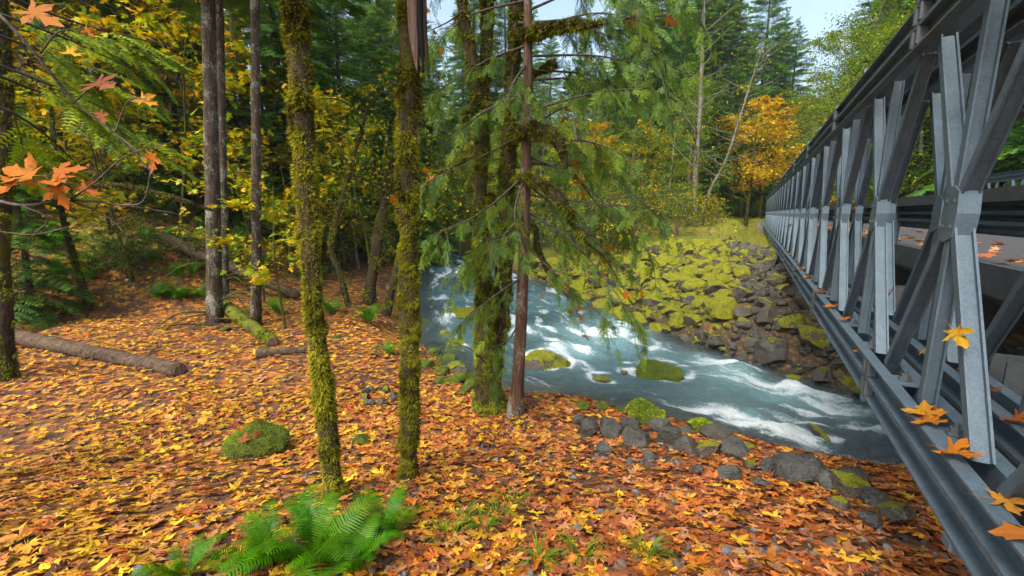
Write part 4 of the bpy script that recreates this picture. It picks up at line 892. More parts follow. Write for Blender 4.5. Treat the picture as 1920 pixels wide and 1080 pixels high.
be = GP(8, 712); mossy_tree('edge_maple', 'dark mossy trunk cut by the left edge of the view', [([be - [0, 0, .1], PD(8, 640, be[1]), PD(2, 450, be[1]), PD(6, 250, be[1]), PD(0, 50, be[1]), PD(-10, -200, be[1])], [.17, .11, .10, .10, .095, .08]), ([PD(2, 150, be[1]), PD(70, 150, be[1] - .3), PD(160, 215, be[1] - .2), PD(225, 300, be[1])], [.06, .05, .035, .02]), ([PD(2, 340, be[1]), PD(110, 348, be[1] + .2), PD(230, 350, be[1] + .6), PD(330, 372, be[1] + .9), PD(400, 395, be[1] + 1.2)], [.06, .06, .055, .04, .02])], 4000, .035, 16, 9, -.6, pal=GPAL)
bs = GP(168, 578); mossy_tree('maple_sapling', 'thin mossy leaning sapling on the slope behind the brown fallen log', [([bs - [0, 0, .1], PD(160, 550, bs[1]), PD(135, 470, bs[1]), PD(115, 390, bs[1]), PD(95, 200, bs[1] + .3)], [.13, .09, .075, .065, .04])], 2200, .04, 12, 10, -.1, pal=GPAL)
for k, (pts, lab) in enumerate([([(692, 572), (697, 520), (712, 430), (728, 350), (735, 280)], 'mossy leaning maple trunk by the path between the two mossy trunks'), ([(720, 590), (735, 540), (760, 460), (800, 380), (830, 330)], 'dark leaning maple trunk behind the second mossy trunk'), ([(655, 575), (640, 520), (620, 460), (640, 380), (690, 200)], 'thin crooked maple stem left of the creek path')]):
    b = GP(*pts[0]); pp = [b - [0, 0, .15]] + [PD(*q_, b[1] + .1 * i) for i, q_ in enumerate(pts[1:])]; wd = [.22, .17, .10][k]
    def cr(mb, r, base, pp=pp):
        e = np.array(pp[-1]) - base
        for j in range(7):
            a = j * 2.4; q_ = e * r.uniform(.6, 1) ; f_ = q_ + np.array([math.cos(a) * 1.3, math.sin(a) * 1.3, r.uniform(.1, 1.4)]); pth = spline([q_, (q_ + f_) / 2 + [0, 0, .2], f_], 8); V, T, Q = tube(pth, np.linspace(.05, .008, 8), 5); mb.add(V, T, Q, C=(.07, .075, .015)); limb_leaves(mb, pth[2:], 55, r, .10, YGR + YEL[:2], .35)
    mossy_tree('leaning_maple', lab, [(pp, [wd, wd * .8, wd * .7, wd * .6, wd * .4])], 1300, .05, 12, 40 + k, -.15, crown=cr, pal=GPAL)
# far bank alders with mossy feet
for k, (pts, lab, wd) in enumerate([([(1302, 425), (1303, 370), (1306, 290), (1312, 215), (1318, 60), (1322, -40)], 'straight alder with a mossy lower trunk on the far bank', .16), ([(1310, 415), (1330, 360), (1365, 290), (1400, 180), (1430, 90)], 'leaning bare alder with pale twigs on the far bank', .12)]):
    b = GP(*pts[0]); pp = [b - [0, 0, .15]] + [PD(*q_, b[1]) for q_ in pts[1:]]
    def cr(mb, r, base, pp=pp):
        sp = spline(np.array(pp) - base, 40)
        for j in range(46):
            q_ = sp[r.integers(12, 40)]; a = r.uniform(0, 6.28); l_ = r.uniform(.8, 2.6); f_ = q_ + np.array([math.cos(a) * l_, math.sin(a) * l_ * .8, l_ * r.uniform(.2, .9)]); pth = spline([q_, (q_ + f_) / 2 + r.normal(0, .1, 3), f_], 6); V, T, Q = tube(pth, np.linspace(.03, .008, 6), 4); mb.add(V, T, Q, C=(.20, .19, .15)); limb_leaves(mb, pth[2:], 22, r, .11, YGR + GRN + YEL[:1], .4, OVAL)
    mossy_tree('bank_alder', lab, [(pp, [wd, wd * .85, wd * .7, wd * .6, wd * .35])], 700, .06, 12, 50 + k, -.05, mat='bark_alder', crown=cr, pal=((.07, .06, .01), (.17, .15, .012), (.28, .24, .02)), mask=lambda P, Nn: P[:, 2] < 5)

# ------------------------------------------------------------------ logs
def log(label, a, b, r0, r1, mat, lift=(.0, .0), name='fallen_log', sag=0, tuft=0, limb=None):
    pa, pb = GP(*a), GP(*b); pa[2] += lift[0]; pb[2] += lift[1]; m_ = (pa + pb) / 2; m_[2] += sag; sp = spline([pa, m_, pb], 40) - pa
    V, T, Q = tube(sp, np.linspace(r0, r1, 40), 14, .12, 6, int(r0 * 1000)); mb = MB(); mb.add(V, T, Q); root = thing(name, label, 'log', pa); link('stem', mesh('stem', mb, M[mat], True), root)
    ends = MB(); ends.add(*tube(np.array([sp[-1] - norm(sp[-1] - sp[-2]) * .02, sp[-1] + norm(sp[-1] - sp[-2]) * .012]), [r1 * .9, r1 * .82], 14)); link('cut_end', mesh('cut_end', ends, M['scar']), root)
    if tuft:
        V2, T2, C2 = moss_tufts(V, Q, tuft, np.random.default_rng(3), .05, mask=lambda P, N_: N_[:, 2] > -.2, down=.3, pal=GPAL); mb = MB(); mb.add(V2, T2, C=C2); tag(link('moss', mesh('moss', mb, M['moss']), root), kind='stuff')
    return root
log('brown weathered fallen log lying across the leaves of the clearing', (8, 640), (338, 705), .16, .12, 'log', (.16, .10))
log('green mossy log slanting down between the fir trunks', (420, 592), (512, 650), .17, .12, 'log_moss', (.3, .10), tuft=5000)
log('short dark broken log beside the first mossy trunk', (480, 672), (572, 662), .10, .07, 'log', (.07, .06))
log('long dark log lying down the hillside behind the firs', (300, 455), (560, 562), .20, .14, 'log', (.15, .12))
log('grey driftwood log lying across the upstream water', (800, 545), (890, 508), .20, .13, 'driftwood', (.15, .35), 'driftwood_log')
log('thin mossy log on the hillside at the forest edge', (190, 400), (390, 440), .13, .08, 'log_moss', (.1, .1))

# ------------------------------------------------------------------ rocks
def ico(sub):
    t = (1 + 5 ** .5) / 2
    V = [norm(np.array(p)) for p in [(-1, t, 0), (1, t, 0), (-1, -t, 0), (1, -t, 0), (0, -1, t), (0, 1, t), (0, -1, -t), (0, 1, -t), (t, 0, -1), (t, 0, 1), (-t, 0, -1), (-t, 0, 1)]]
    F = [(0, 11, 5), (0, 5, 1), (0, 1, 7), (0, 7, 10), (0, 10, 11), (1, 5, 9), (5, 11, 4), (11, 10, 2), (10, 7, 6), (7, 1, 8), (3, 9, 4), (3, 4, 2), (3, 2, 6), (3, 6, 8), (3, 8, 9), (4, 9, 5), (2, 4, 11), (6, 2, 10), (8, 6, 7), (9, 8, 1)]
    for _ in range(sub):
        c = {}; G_ = []
        def mid(a, b):
            k = (min(a, b), max(a, b))
            if k not in c: V.append(norm(V[a] + V[b])); c[k] = len(V) - 1
            return c[k]
        for a, b, d in F:
            x, y, z = mid(a, b), mid(b, d), mid(d, a); G_ += [(a, x, z), (b, y, x), (d, z, y), (x, y, z)]
        F = G_
    return np.array(V), np.array(F)
IV, IF = ico(3)
def rock_shape(seed, cuts=17, rough=.035, round_=0):
    r = np.random.default_rng(seed); V = IV * 1.0
    for k in range(cuts):
        n = norm(r.normal(0, 1, 3)); d = r.uniform(.48, .78) + round_
        e = V @ n - d; V = V - np.where(e > 0, e, 0)[:, None] * n * .985
    V = V * (1 + rough * fbm(V * 2.2 + seed, 3, seed))[:, None] + rough * .25 * norm(V) * fbm(V * 7 + seed, 2, seed)[:, None]
    return V * np.array([1, r.uniform(.7, .95), r.uniform(.55, .8)])
ANG = [rock_shape(100 + k) for k in range(9)]; RND = [rock_shape(200 + k, 6, .08, .18) for k in range(6)] + [rock_shape(300, 4, .07, .2)]
rock_meshes = {}
def rock_mesh(shape, k, mat):
    key = (shape, k, mat)
    if key not in rock_meshes:
        V = (ANG if shape == 'a' else RND)[k]; rock_meshes[key] = mesh('rock', (V, IF, np.zeros((0, 4), int), None), M[mat], shape == 'r')
    return rock_meshes[key]
def rock(x, y, z, size, shape, mat, label, group=None, name='rock', flat=1.0, rz=None, tilt=.25):
    k = 6 if shape == 'd' else int(rng.integers(0, len(ANG) if shape == 'a' else 6)); shape = 'r' if shape == 'd' else shape
    o = link(name, rock_mesh(shape, k, mat), None, (x, y, z), (rng.normal(0, tilt), rng.normal(0, tilt), rng.uniform(0, 6.28) if rz is None else rz), (size, size, size * flat))
    return tag(o, label, 'rock', group)
def uvrock(u, v, wpx, shape, mat, label, group=None, lift=.0, flat=1.0, name='rock', onwater=False, rz=None, tilt=.25):
    if onwater:
        r_ = ray(u, v); p = r_ * ((.05 - EYE) / r_[2]); p[2] += EYE
        p[2] = water_base(p[1])
    else: p = GP(u, v)
    size = wpx / 2 * p[1] / FPX
    return rock(p[0], p[1] + size * .35, p[2] + lift * size, size, shape, mat, label, group, name, flat, rz, tilt)
# boulders one can point to
bo = uvrock(470, 858, 132, 'd', 'rock_green', 'round boulder covered in bright green moss among the fallen leaves', name='mossy_boulder', lift=.25, flat=1.15, tilt=.03)
uvrock(676, 838, 36, 'r', 'rock_green', 'small dark stone with moss on one side between the two mossy trunks', lift=.5, flat=1.3)
uvrock(1240, 708, 100, 'r', 'rock_green', 'low boulder capped with yellow green moss amid the rapids', name='mossy_boulder', onwater=True, flat=.75, tilt=.1)
uvrock(1022, 690, 110, 'r', 'rock_half', 'grey boulder with patchy moss in the creek behind the cedar', name='creek_boulder', onwater=True, flat=.7, tilt=.1)
uvrock(865, 598, 85, 'r', 'rock_moss', 'flat mossy boulder in the upstream water left of the maple', name='mossy_boulder', onwater=True, flat=.5, tilt=.05)
uvrock(1172, 702, 24, 'a', 'rock_bare', 'small dark rock breaking the white water', onwater=True)
uvrock(1130, 714, 40, 'r', 'rock_half', 'tan rock just under the surface of the rapids', onwater=True, flat=.4)
uvrock(1462, 800, 36, 'r', 'rock_bare', 'brown rock poking from the foam near the bridge', onwater=True, flat=.5)
uvrock(1545, 815, 60, 'r', 'rock_bare', 'dark wet rock with water curling over it beside the bridge', onwater=True, flat=.5)
uvrock(1215, 790, 85, 'r', 'rock_green', 'mossy stone with a leaf on top at the near water edge', name='mossy_boulder', flat=.8, lift=.2)
uvrock(1322, 812, 62, 'r', 'rock_green', 'smaller green mossy stone right of the leafy mossy stone', name='mossy_boulder', flat=.7, lift=.2)
def boulder_moss(o, n, size, pal):
    sc3 = np.array(o.scale); Vb = np.array([v.co[:] for v in o.data.vertices]); t = np.array([p_.vertices[:] for p_ in o.data.polygons]); rr_ = np.random.default_rng(n)
    a, b, c = Vb[t[:, 0]], Vb[t[:, 1]], Vb[t[:, 2]]; N_ = np.cross(b - a, c - a); ar = np.linalg.norm(N_, axis=1); w = rr_.choice(len(t), n, p=ar / ar.sum()); x_, y_ = rr_.random((n, 1)), rr_.random((n, 1)); f_ = x_ + y_ > 1; x_, y_ = np.where(f_, 1 - x_, x_), np.where(f_, 1 - y_, y_)
    P = a[w] + (b - a)[w] * x_ + (c - a)[w] * y_; Nn = norm(N_)[w]; k = (Nn[:, 2] * .6 + .5 * fbm(P * 2.5, 3, n) > -.02); P, Nn = P[k], Nn[k]; n = len(P)
    tv = np.array([[-.2, 0, 0], [.2, 0, 0], [.02, 1, .1], [-.35, .4, .1], [.35, .4, .1]]); V, T = scatter(tv, np.array([[0, 1, 2], [0, 4, 3]]), frames(norm(Nn + rr_.normal(0, .5, (n, 3))), rr_.normal(0, 1, (n, 3))), P - Nn * .01, size / sc3[0] * rr_.uniform(.5, 1.2, n))
    h = np.clip(.5 + .5 * fbm(P * 4, 3, 7) + rr_.normal(0, .15, n), 0, .999) * (len(pal) - 1); i_ = h.astype(int); f_ = (h - i_)[:, None]; pal = np.array(pal); mb = MB(); mb.add(V, T, C=np.repeat(pal[i_] * (1 - f_) + pal[i_ + 1] * f_, 5, 0)); tag(link('moss', mesh('moss', mb, M['moss']), o), kind='stuff')
BPAL = ((.07, .105, .006), (.16, .23, .01), (.25, .34, .014), (.38, .45, .02))
for o in [x_ for x_ in bpy.data.objects if x_.name.startswith('mossy_boulder')]: boulder_moss(o, 4500 if o is bo else 3000, .022 if o is bo else .035, BPAL)
# far bank riprap
cand = []; tx, ty = rng.uniform(-.5, 15, 60000), rng.uniform(3, 26, 60000); tsf = -sdist(FAR, tx, ty); tlat = tx * BN[0] + ty * BN[1]
tlim = np.maximum(np.where(tlat > -1.5, 7.5, 7.5 + (tlat + 1.5) * .55), 3.0); tk = (tsf > -.15) & (tsf < tlim) & (tlat < 4.0) & (ty < 24 - tsf); tsz = rng.uniform(.24, .52, 60000) * np.where(tsf < 2, 1.12, .92) * np.where(rng.random(60000) < .12, 1.3, 1)
ca = np.zeros((0, 3))
for i in np.nonzero(tk)[0]:
    if len(cand) >= 300: break
    if len(ca) and np.any((tx[i] - ca[:, 0]) ** 2 + (ty[i] - ca[:, 1]) ** 2 < (.62 * (tsz[i] + ca[:, 2])) ** 2): continue
    cand.append((tx[i], ty[i], tsz[i], tsf[i], tlat[i])); ca = np.array([c_[:3] for c_ in cand])
for (x, y, size, sf, lat) in cand:
    nearb = lat + rng.normal(0, .35) > -.35 and sf < 7.5 or (sf < .35 and lat > -1.6)
    z = tz(x, y) + size * .22
    if nearb: rock(x, y, z, size, 'a', 'rock_bare' if rng.random() < .75 else 'rock_half', 'bare dark angular rock of the far bank slope below the bridge', 'bare rocks below the bridge', tilt=.35)
    else: rock(x, y, z, size * 1.05, 'a' if rng.random() < .6 else 'r', 'rock_moss', 'yellow green mossy rock of the far bank slope', 'mossy rocks of the far bank')
for nm, bare_, lb in (('bare_rubble', True, 'small dark rubble filling gaps between the rocks below the bridge'), ('mossy_rubble', False, 'small mossy rubble filling gaps between the far bank rocks')):
    k = np.nonzero(tk & ((tlat > -.35) == bare_))[0][:1400]; n = len(k); i2, f2 = ico(1); mb = MB()
    for v_ in range(4):
        w = k[v_::4]; n = len(w); r_ = np.random.default_rng(v_); gv = i2.copy()
        for c_ in range(14):
            nn_ = norm(r_.normal(0, 1, 3)); e = gv @ nn_ - r_.uniform(.5, .75); gv = gv - np.where(e > 0, e, 0)[:, None] * nn_
        gv = gv * [1, .85, .7]; sz = rng.uniform(.07, .20, n); V, T = scatter(gv, f2, frames(rng.normal(0, 1, (n, 3)), rng.normal(0, .4, (n, 3)) + [0, 0, 1]), np.stack([tx[w], ty[w], terrain(tx[w], ty[w]) + sz * .3], 1), sz); mb.add(V, T)
    tag(link(nm, mesh(nm, mb, M['rock_bare' if bare_ else 'rock_moss'])), lb, 'rubble', kind='stuff')
# near bank edge rocks
for (u, v, w) in [(1105, 815, 46), (1150, 822, 60), (1198, 840, 62), (1222, 868, 34), (1265, 838, 70), (1290, 858, 60), (1330, 860, 56), (1245, 815, 46), (1385, 862, 60), (1350, 830, 54), (1375, 905, 50), (1412, 885, 40), (1445, 890, 46), (1500, 905, 100), (1560, 918, 60), (1545, 895, 44), (1610, 935, 80), (1655, 960, 70), (1470, 878, 36), (1310, 890, 30), (1130, 850, 30), (1085, 795, 30), (1690, 985, 80), (1600, 905, 50), (1580, 960, 40), (1180, 805, 36), (1290, 815, 30), (1640, 990, 44), (1400, 850, 40), (1430, 915, 34)]:
    uvrock(u, v, w * 1.4, 'a', 'rock_grey' if w % 8 else 'rock_half', 'grey angular rock edging the leaf covered near bank', 'grey rocks of the near bank', lift=.26, tilt=.35, flat=.9)
for (u, v, w) in [(840, 680, 32), (856, 700, 44), (868, 716, 40), (830, 700, 30), (818, 640, 40), (840, 650, 60), (810, 665, 30), (878, 690, 34), (800, 690, 30), (848, 722, 34), (885, 730, 40), (825, 720, 26), (803, 640, 30), (860, 665, 56), (1130, 770, 30), (1090, 768, 34), (812, 612, 34), (795, 610, 26), (870, 740, 26), (1165, 778, 30)]:
    uvrock(u, v, w * 1.1, 'r', 'rock_green' if w < 42 else 'rock_half', 'rounded mossy stone heaped at the near water edge by the maple', 'mossy stones by the maple', lift=.15)
for i in range(13):
    a = i / 13 * 6.28; u, v = 708 + 29 * math.cos(a) + rng.normal(0, 3), 752 + 13 * math.sin(a)
    uvrock(u, v, rng.uniform(17, 27), 'a', 'rock_bare', 'small dark stone of the old campfire ring', 'campfire ring stones', lift=.75)
for (u, v, w, mat) in [(500, 668, 42, 'rock_green'), (985, 210 + 500, 30, 'rock_half'), (628, 635, 20, 'rock_green'), (420, 620, 24, 'rock_green')]:
    uvrock(u, v, w, 'r', mat, 'low mossy hump of stone at the back of the clearing', 'mossy humps in the clearing', lift=.1, flat=.7)
# loose gravel showing through the leaves
mb = MB(); n = 2600; x = rng.uniform(-2.2, 3.4, n); y = rng.uniform(1.4, 5.2, n); sn = sdist(NEAR, x, y); g = fbm(np.stack([x, y, 0 * x], 1) * .9, 3, 77); k = (sn > .2) & ((g > -.05) | (y < 2.6)); x, y = x[k], y[k]; n = len(x)
i1, f1 = ico(1); gv = i1 * [1, .8, .6] * (1 + .15 * vnoise(i1 * 2, 3))[:, None]; a = norm(rng.normal(0, 1, (n, 3))); V, T = scatter(gv, f1, frames(a, rng.normal(0, 1, (n, 3))), np.stack([x, y, terrain(x, y) + .004], 1), rng.uniform(.008, .032, n) * np.where(rng.random(n) < .1, 1.8, 1))
mb.add(V, T, C=np.repeat(pick([(.13, .13, .135), (.09, .085, .08), (.18, .17, .16), (.12, .09, .07)], n, rng), len(gv), 0)); tag(link('gravel', mesh('gravel', mb, M['leaf'])), 'small grey gravel scattered between the fallen leaves', 'gravel', kind='stuff')

# ------------------------------------------------------------------ fallen leaves
NL = 31000; x = np.concatenate([rng.uniform(-15, 6.5, NL), rng.uniform(-5, 4.5, 12000)]); y = np.concatenate([rng.uniform(1.0, 15.5, NL), rng.uniform(1.0, 6.5, 12000)])
sn = sdist(NEAR, x, y); sh = sdist(HILL, x, y); bare = fbm(np.stack([x, y, 0 * x], 1) * .8, 3, 90)
k = (sn > .35) & (sh < 2.6) & (np.abs(x) < y * 1.45 + 2.0) & (rng.random(len(x)) < np.where(bare > .33, .45, 1.0)) & (x < 6) & (rng.random(len(x)) < np.where(sh > 0, .45, 1)); x, y, sn = x[k], y[k], sn[k]
clear = (x - b1[0]) ** 2 + (y - b1[1]) ** 2 > .02; x, y, sn = x[clear], y[clear], sn[clear]
z = terrain(x, y); e = .06; nx_ = -(terrain(x + e, y) - z) / e; ny_ = -(terrain(x, y + e) - z) / e
n = len(x); Nn = norm(np.stack([nx_ + rng.normal(0, .14, n), ny_ + rng.normal(0, .14, n), np.ones(n)], 1)); D = np.stack([rng.normal(0, 1, n), rng.normal(0, 1, n), np.zeros(n)], 1); D = norm(D - Nn * (D * Nn).sum(1)[:, None])
size = rng.uniform(.052, .112, n) * np.where(rng.random(n) < .12, 1.3, 1); R = frames(D, Nn); P = np.stack([x, y, z + rng.uniform(.008, .045, n)], 1)
yfrac = np.clip(.31 - .09 * (x + .6), .10, .52); rr = rng.random(n); kind = np.where(rr < yfrac, 1, np.where(rr < yfrac + .26 + .12 * (x > 0), 2, 0))
dist = np.hypot(x, y); order = np.argsort(-size / (dist + .0) * (np.abs(x) < y * 1.15) * (y > 1.6)); big = order[:300]; rest = order[300:]
LM = {}
lab = {0: ('orange fallen maple leaf lying in the litter nearest the viewer', 'orange leaves in the foreground'), 1: ('yellow fallen maple leaf lying in the litter nearest the viewer', 'yellow leaves in the foreground'), 2: ('rust brown fallen maple leaf lying in the litter nearest the viewer', 'rust leaves in the foreground')}
mk = {0: 'leaf_orange', 1: 'leaf_yellow', 2: 'leaf_rust'}
def leaf_obj(P_, R_, size_, kd, label, group=None, v=None):
    v = int(rng.integers(0, len(LEAF_HI))) if v is None else v; key = (v, kd)
    if key not in LM:
        V, T = LEAF_HI[v]; LM[key] = mesh('maple_leaf', (V, T, np.zeros((0, 4), int), None), M[mk[kd]], True)
    o = link('maple_leaf', LM[key], None, P_); o.rotation_euler = Matrix(np.asarray(R_).tolist()).to_euler(); o.scale = (size_,) * 3
    return tag(o, label, 'leaf', group)
for i in big: leaf_obj(P[i], R[i], size[i], int(kind[i]), *lab[int(kind[i])])
LC = {0: [(.45, .125, .02), (.49, .18, .03), (.38, .10, .022), (.45, .19, .06)], 1: [(.60, .37, .02), (.55, .29, .02), (.50, .24, .03)], 2: [(.28, .075, .025), (.40, .15, .06), (.17, .06, .025), (.42, .19, .08), (.12, .05, .028)]}
mb = MB()
for v in range(4):
    for hi in (0, 1):
        w = rest[(rng.permutation(len(rest)) % 4 == v)] if False else rest[(rest % 4 == v) & ((dist[rest] < 4.2) == bool(hi))]
        if not len(w): continue
        tv, tt = (LEAF_HI[v] if hi else LEAF_LO[v]); V, T = scatter(tv, tt, R[w], P[w], size[w]); C = np.zeros((len(w), 3))
        for kd in range(3):
            q = kind[w] == kd; C[q] = pick(LC[kd], q.sum(), rng, .2)
        CC = np.repeat(C, len(tv), 0) * (1 + rng.normal(0, .22, (len(w) * len(tv), 1))).clip(.35, 1.5); mb.add(V, T, C=CC)
tag(link('leaf_litter', mesh('leaf_litter', mb, M['leaf'])), 'carpet of orange and yellow maple leaves over the clearing', 'leaves', kind='stuff')
# thin litter on the slope and on the far grass
mb = MB(); n = 9000; u = rng.uniform(-14, 2, n); y = rng.uniform(9, 30, n); x = -rng.uniform(3, 26, n); sh = sdist(HILL, x, y); k = (sh > 1.5) & (sh < 14); x, y = x[k], y[k]; n = len(x)
P = np.stack([x, y, terrain(x, y) + .03], 1); leaves_into(mb, LEAF_LO[0], P, .16, rng, LC[0] + LC[1][:2] + LC[2], 0, .8)
n = 900; x = rng.uniform(2, 20, n); y = rng.uniform(8, 36, n); sf = -sdist(FAR, x, y); k = (sf > .6) & (sf < 16) & (x * BN[0] + y * BN[1] < .5); x, y = x[k], y[k]
leaves_into(mb, LEAF_LO[0], np.stack([x, y, terrain(x, y) + .05], 1), .13, rng, LC[0] + LC[1][:1], 0, .8)
tag(link('slope_leaf_litter', mesh('slope_leaf_litter', mb, M['leaf'])), 'scattered autumn leaves over the forest slope and far bank', 'leaves', kind='stuff')

# leaves caught on the bridge: (u, v, kind, size, surface)
def chord_pt(u, v):
    r = ray(u, v); p = r * (-.945 / r[2]); t_, l_ = p[:2] @ BD, p[:2] @ BN; l_ = min((.79, .91, 1.15, 1.28), key=lambda q_: abs(q_ - l_)); return bw(t_, l_, -.93)
def truss_pt(u, v, l):
    r = ray(u, v); k = l / (r[:2] @ BN); p = r * k; return p + [0, 0, EYE]
up = np.array([0, 0, 1.0]); tow = norm(np.array([-BN[0], -BN[1], .25])); tocam = norm(np.array([-BD[0], -BD[1], .2]))
for (u, v, kd, sz, l, nrm, lb) in [(1690, 770, 1, .17, .775, up + tow * .35, 'large spotted yellow maple leaf lying on the lower chord of the bridge'), (1762, 852, 0, .16, .80, up + tow * .5, 'curled orange maple leaf wedged at the foot of the nearest bridge diagonal'), (1880, 1000, 0, .18, .80, up + tow * .6, 'big orange leaf on the lower chord at the bottom right corner'), (1905, 945, 1, .15, .84, up + tow * .3, 'yellow edged leaf behind the big orange corner leaf'), (1800, 632, 1, .11, .80, tow + tocam, 'ragged yellow leaf stuck to the nearest bright bridge diagonal'), (1796, 122, 2, .11, .92, tow, 'faded pinkish leaf caught high in the top chord of the bridge'), (1620, 655, 0, .15, .80, up + tow * .8, 'upright orange leaf at the base of the second bridge panel'), (1668, 555, 2, .15, 1.0, tow + up * .2, 'brown curled leaf hanging behind the second bridge node'), (1740, 660, 1, .10, 1.0, up + tow, 'small tan leaf between the two bridge trusses'), (1840, 740, 2, .14, 1.15, up + tow * .5, 'rusty leaf on the inner chord behind the nearest post'), (1606, 388, 2, .10, .86, tow, 'pinkish leaf clinging at mid height inside the bridge truss'), (1575, 600, 0, .12, .80, up + tow * .4, 'orange leaf on the lower chord below the third bridge post')]:
    p = chord_pt(u, v) if 'chord' in lb and 'lower' in lb or 'inner chord' in lb or 'foot' in lb else truss_pt(u, v, l); d = norm(np.cross(norm(nrm), rng.normal(0, 1, 3))); leaf_obj(p + norm(nrm) * .01, frames(d[None], norm(nrm)[None])[0], sz * .82, kd, lb)
for (u, v) in [(1555, 575), (1540, 548), (1528, 545), (1515, 520), (1500, 505), (1492, 495), (1480, 478), (1470, 470), (1462, 397), (1478, 423), (1566, 377), (1710, 770), (1780, 800), (1850, 690), (1860, 785)]:
    p = chord_pt(u, v) if v > 460 else truss_pt(u, v, .80); n_ = norm(up + tow * rng.uniform(.1, .8)); d = norm(np.cross(n_, rng.normal(0, 1, 3))); leaf_obj(p, frames(d[None], n_[None])[0], rng.uniform(.11, .16), int(rng.choice([0, 0, 1, 2])), 'small orange leaf among those dotted along the bridge side', 'leaves dotted along the bridge')
for (u, v) in [(1580, 182), (1576, 190), (1517, 262), (1556, 221), (1660, 91), (1635, 118), (1480, 320), (1487, 308), (1466, 346)]:
    p = truss_pt(u, v, .80); p[2] = EYE + 1.23; n_ = norm(up + rng.normal(0, .4, 3)); d = norm(np.cross(n_, rng.normal(0, 1, 3))); leaf_obj(p, frames(d[None], n_[None])[0], rng.uniform(.10, .15), int(rng.choice([0, 1])), 'orange leaf resting on top of the upper bridge chord', 'leaves on the upper chord')
mb = MB(); n = 260; t_, l_ = rng.uniform(1, 24, n), np.where(rng.random(n) < .6, rng.uniform(2.0, 2.6, n), rng.uniform(2.0, 5.8, n)); P = np.array([bw(a_, b_, ZD + .012) for a_, b_ in zip(t_, l_)])
leaves_into(mb, LEAF_LO[0], P, .14, rng, LC[0] + LC[2][:2], 0, .9); tag(link('deck_leaf_litter', mesh('deck_leaf_litter', mb, M['leaf'])), 'orange leaves strewn along the bridge deck edge', 'leaves', kind='stuff')
# leaves on the mossy boulder
for k in range(7):
    a = rng.uniform(0, 6.28); r_ = rng.uniform(0, .2); s_ = bo.scale[0]; leaf_obj(np.array(bo.location) + [r_ * math.cos(a), r_ * math.sin(a) - .05, s_ * .66 - r_ * .25], frames(rng.normal(0, 1, (1, 3)), np.array([[math.cos(a) * .4, math.sin(a) * .4 - .2, 1.]]))[0], .11, 2 if k % 2 else 0, 'dull orange leaf lying on top of the green mossy boulder', 'leaves on the mossy boulder')

# ------------------------------------------------------------------ ferns and grass
def frond_mesh(seed, n=26, L_=1.0):
    r = np.random.default_rng(seed); V, T, C = [], [], []
    def tri(a, b, c, col):
        k = len(V); V.extend([a, b, c]); T.append([k, k + 1, k + 2]); C.extend([col] * 3)
    f = lambda t: np.array([.05 * math.sin(2 * t + seed), .62 * t * (1 + .25 * t), .95 * t - .62 * t ** 2.3]); col0 = np.array([.075, .20, .02]) * r.uniform(.85, 1.2)
    for k in range(12):
        a, b = f(k / 12), f((k + 1) / 12); w = .008 * (1 - k / 14); tri(a - [w, 0, 0], a + [w, 0, 0], b, (.10, .13, .03))
    for k in range(n):
        t = .13 + .86 * k / n; o = f(t); tg = norm(f(t + .01) - f(t - .01)); up_ = norm(np.cross([1, 0, 0], tg)); ln = .17 * (math.sin(math.pi * min(1, (t + .12) * .86)) ** .7) + .012; wd = .012 + .008 * (1 - t)
        for sg in (-1, 1):
            d = norm(np.array([sg, 0, 0]) + tg * .32 + up_ * r.uniform(-.1, .22)); e = o + d * ln + np.array([0, 0, -.12 * ln]); m_ = o + d * ln * .4; col = col0 * r.uniform(.8, 1.25)
            tri(o - tg * wd * .5, o + tg * wd * .8, m_ + tg * wd * .75, col); tri(o - tg * wd * .5, m_ + tg * wd * .75, m_ - tg * wd * .55, col); tri(m_ - tg * wd * .55, m_ + tg * wd * .75, e, col)
    return mesh('frond', (np.array(V), np.array(T), np.zeros((0, 4), int), np.array(C)), M['foliage'])
FM = [frond_mesh(k) for k in range(5)]
def fern(p, n, size, label, group=None, seed=0, bias=None, name='sword_fern'):
    r = np.random.default_rng(seed); root = thing(name, label, 'fern', p, group=group)
    for k in range(n):
        a = k * 2.4 + r.normal(0, .3); o = link('frond', FM[k % 5], root, (r.normal(0, .02), r.normal(0, .02), -.02), (r.uniform(-.15, .5), r.normal(0, .15), a), size * r.uniform(.7, 1.12))
    return root
fern(GP(585, 1050), 19, .50, 'large bright green sword fern at the foot of the first mossy trunk', seed=1)
fern(GP(722, 1005), 12, .40, 'green sword fern right of the large fern below the second trunk', seed=2)
fern(GP(500, 1060), 12, .42, 'darker sword fern low in front of the large fern', seed=3)
fern(GP(660, 1070), 11, .40, 'sword fern spilling past the bottom edge below the trunks', seed=6)
fern(GP(350, 1078), 10, .30, 'half shaded fern clump along the bottom edge left of the large fern', seed=4)
fern(GP(690, 605), 14, .8, 'wide fern drooping at the foot of the leaning maple by the path', seed=7)
fern(GP(730, 665), 10, .5, 'small fern beside the path left of the creek stones', seed=8)
for k, (u, v) in enumerate([(60, 545), (110, 520), (205, 480), (250, 505), (330, 520), (40, 590), (300, 560), (150, 500), (380, 560), (540, 560), (520, 590), (90, 470), (270, 450), (590, 545), (620, 590)] + [(float(rng.uniform(0, 640)), float(rng.uniform(425, 570))) for _ in range(26)]):
    fern(GP(u, v), 12, .75, 'small sword fern on the shaded slope under the trees', 'ferns on the slope', seed=20 + k)
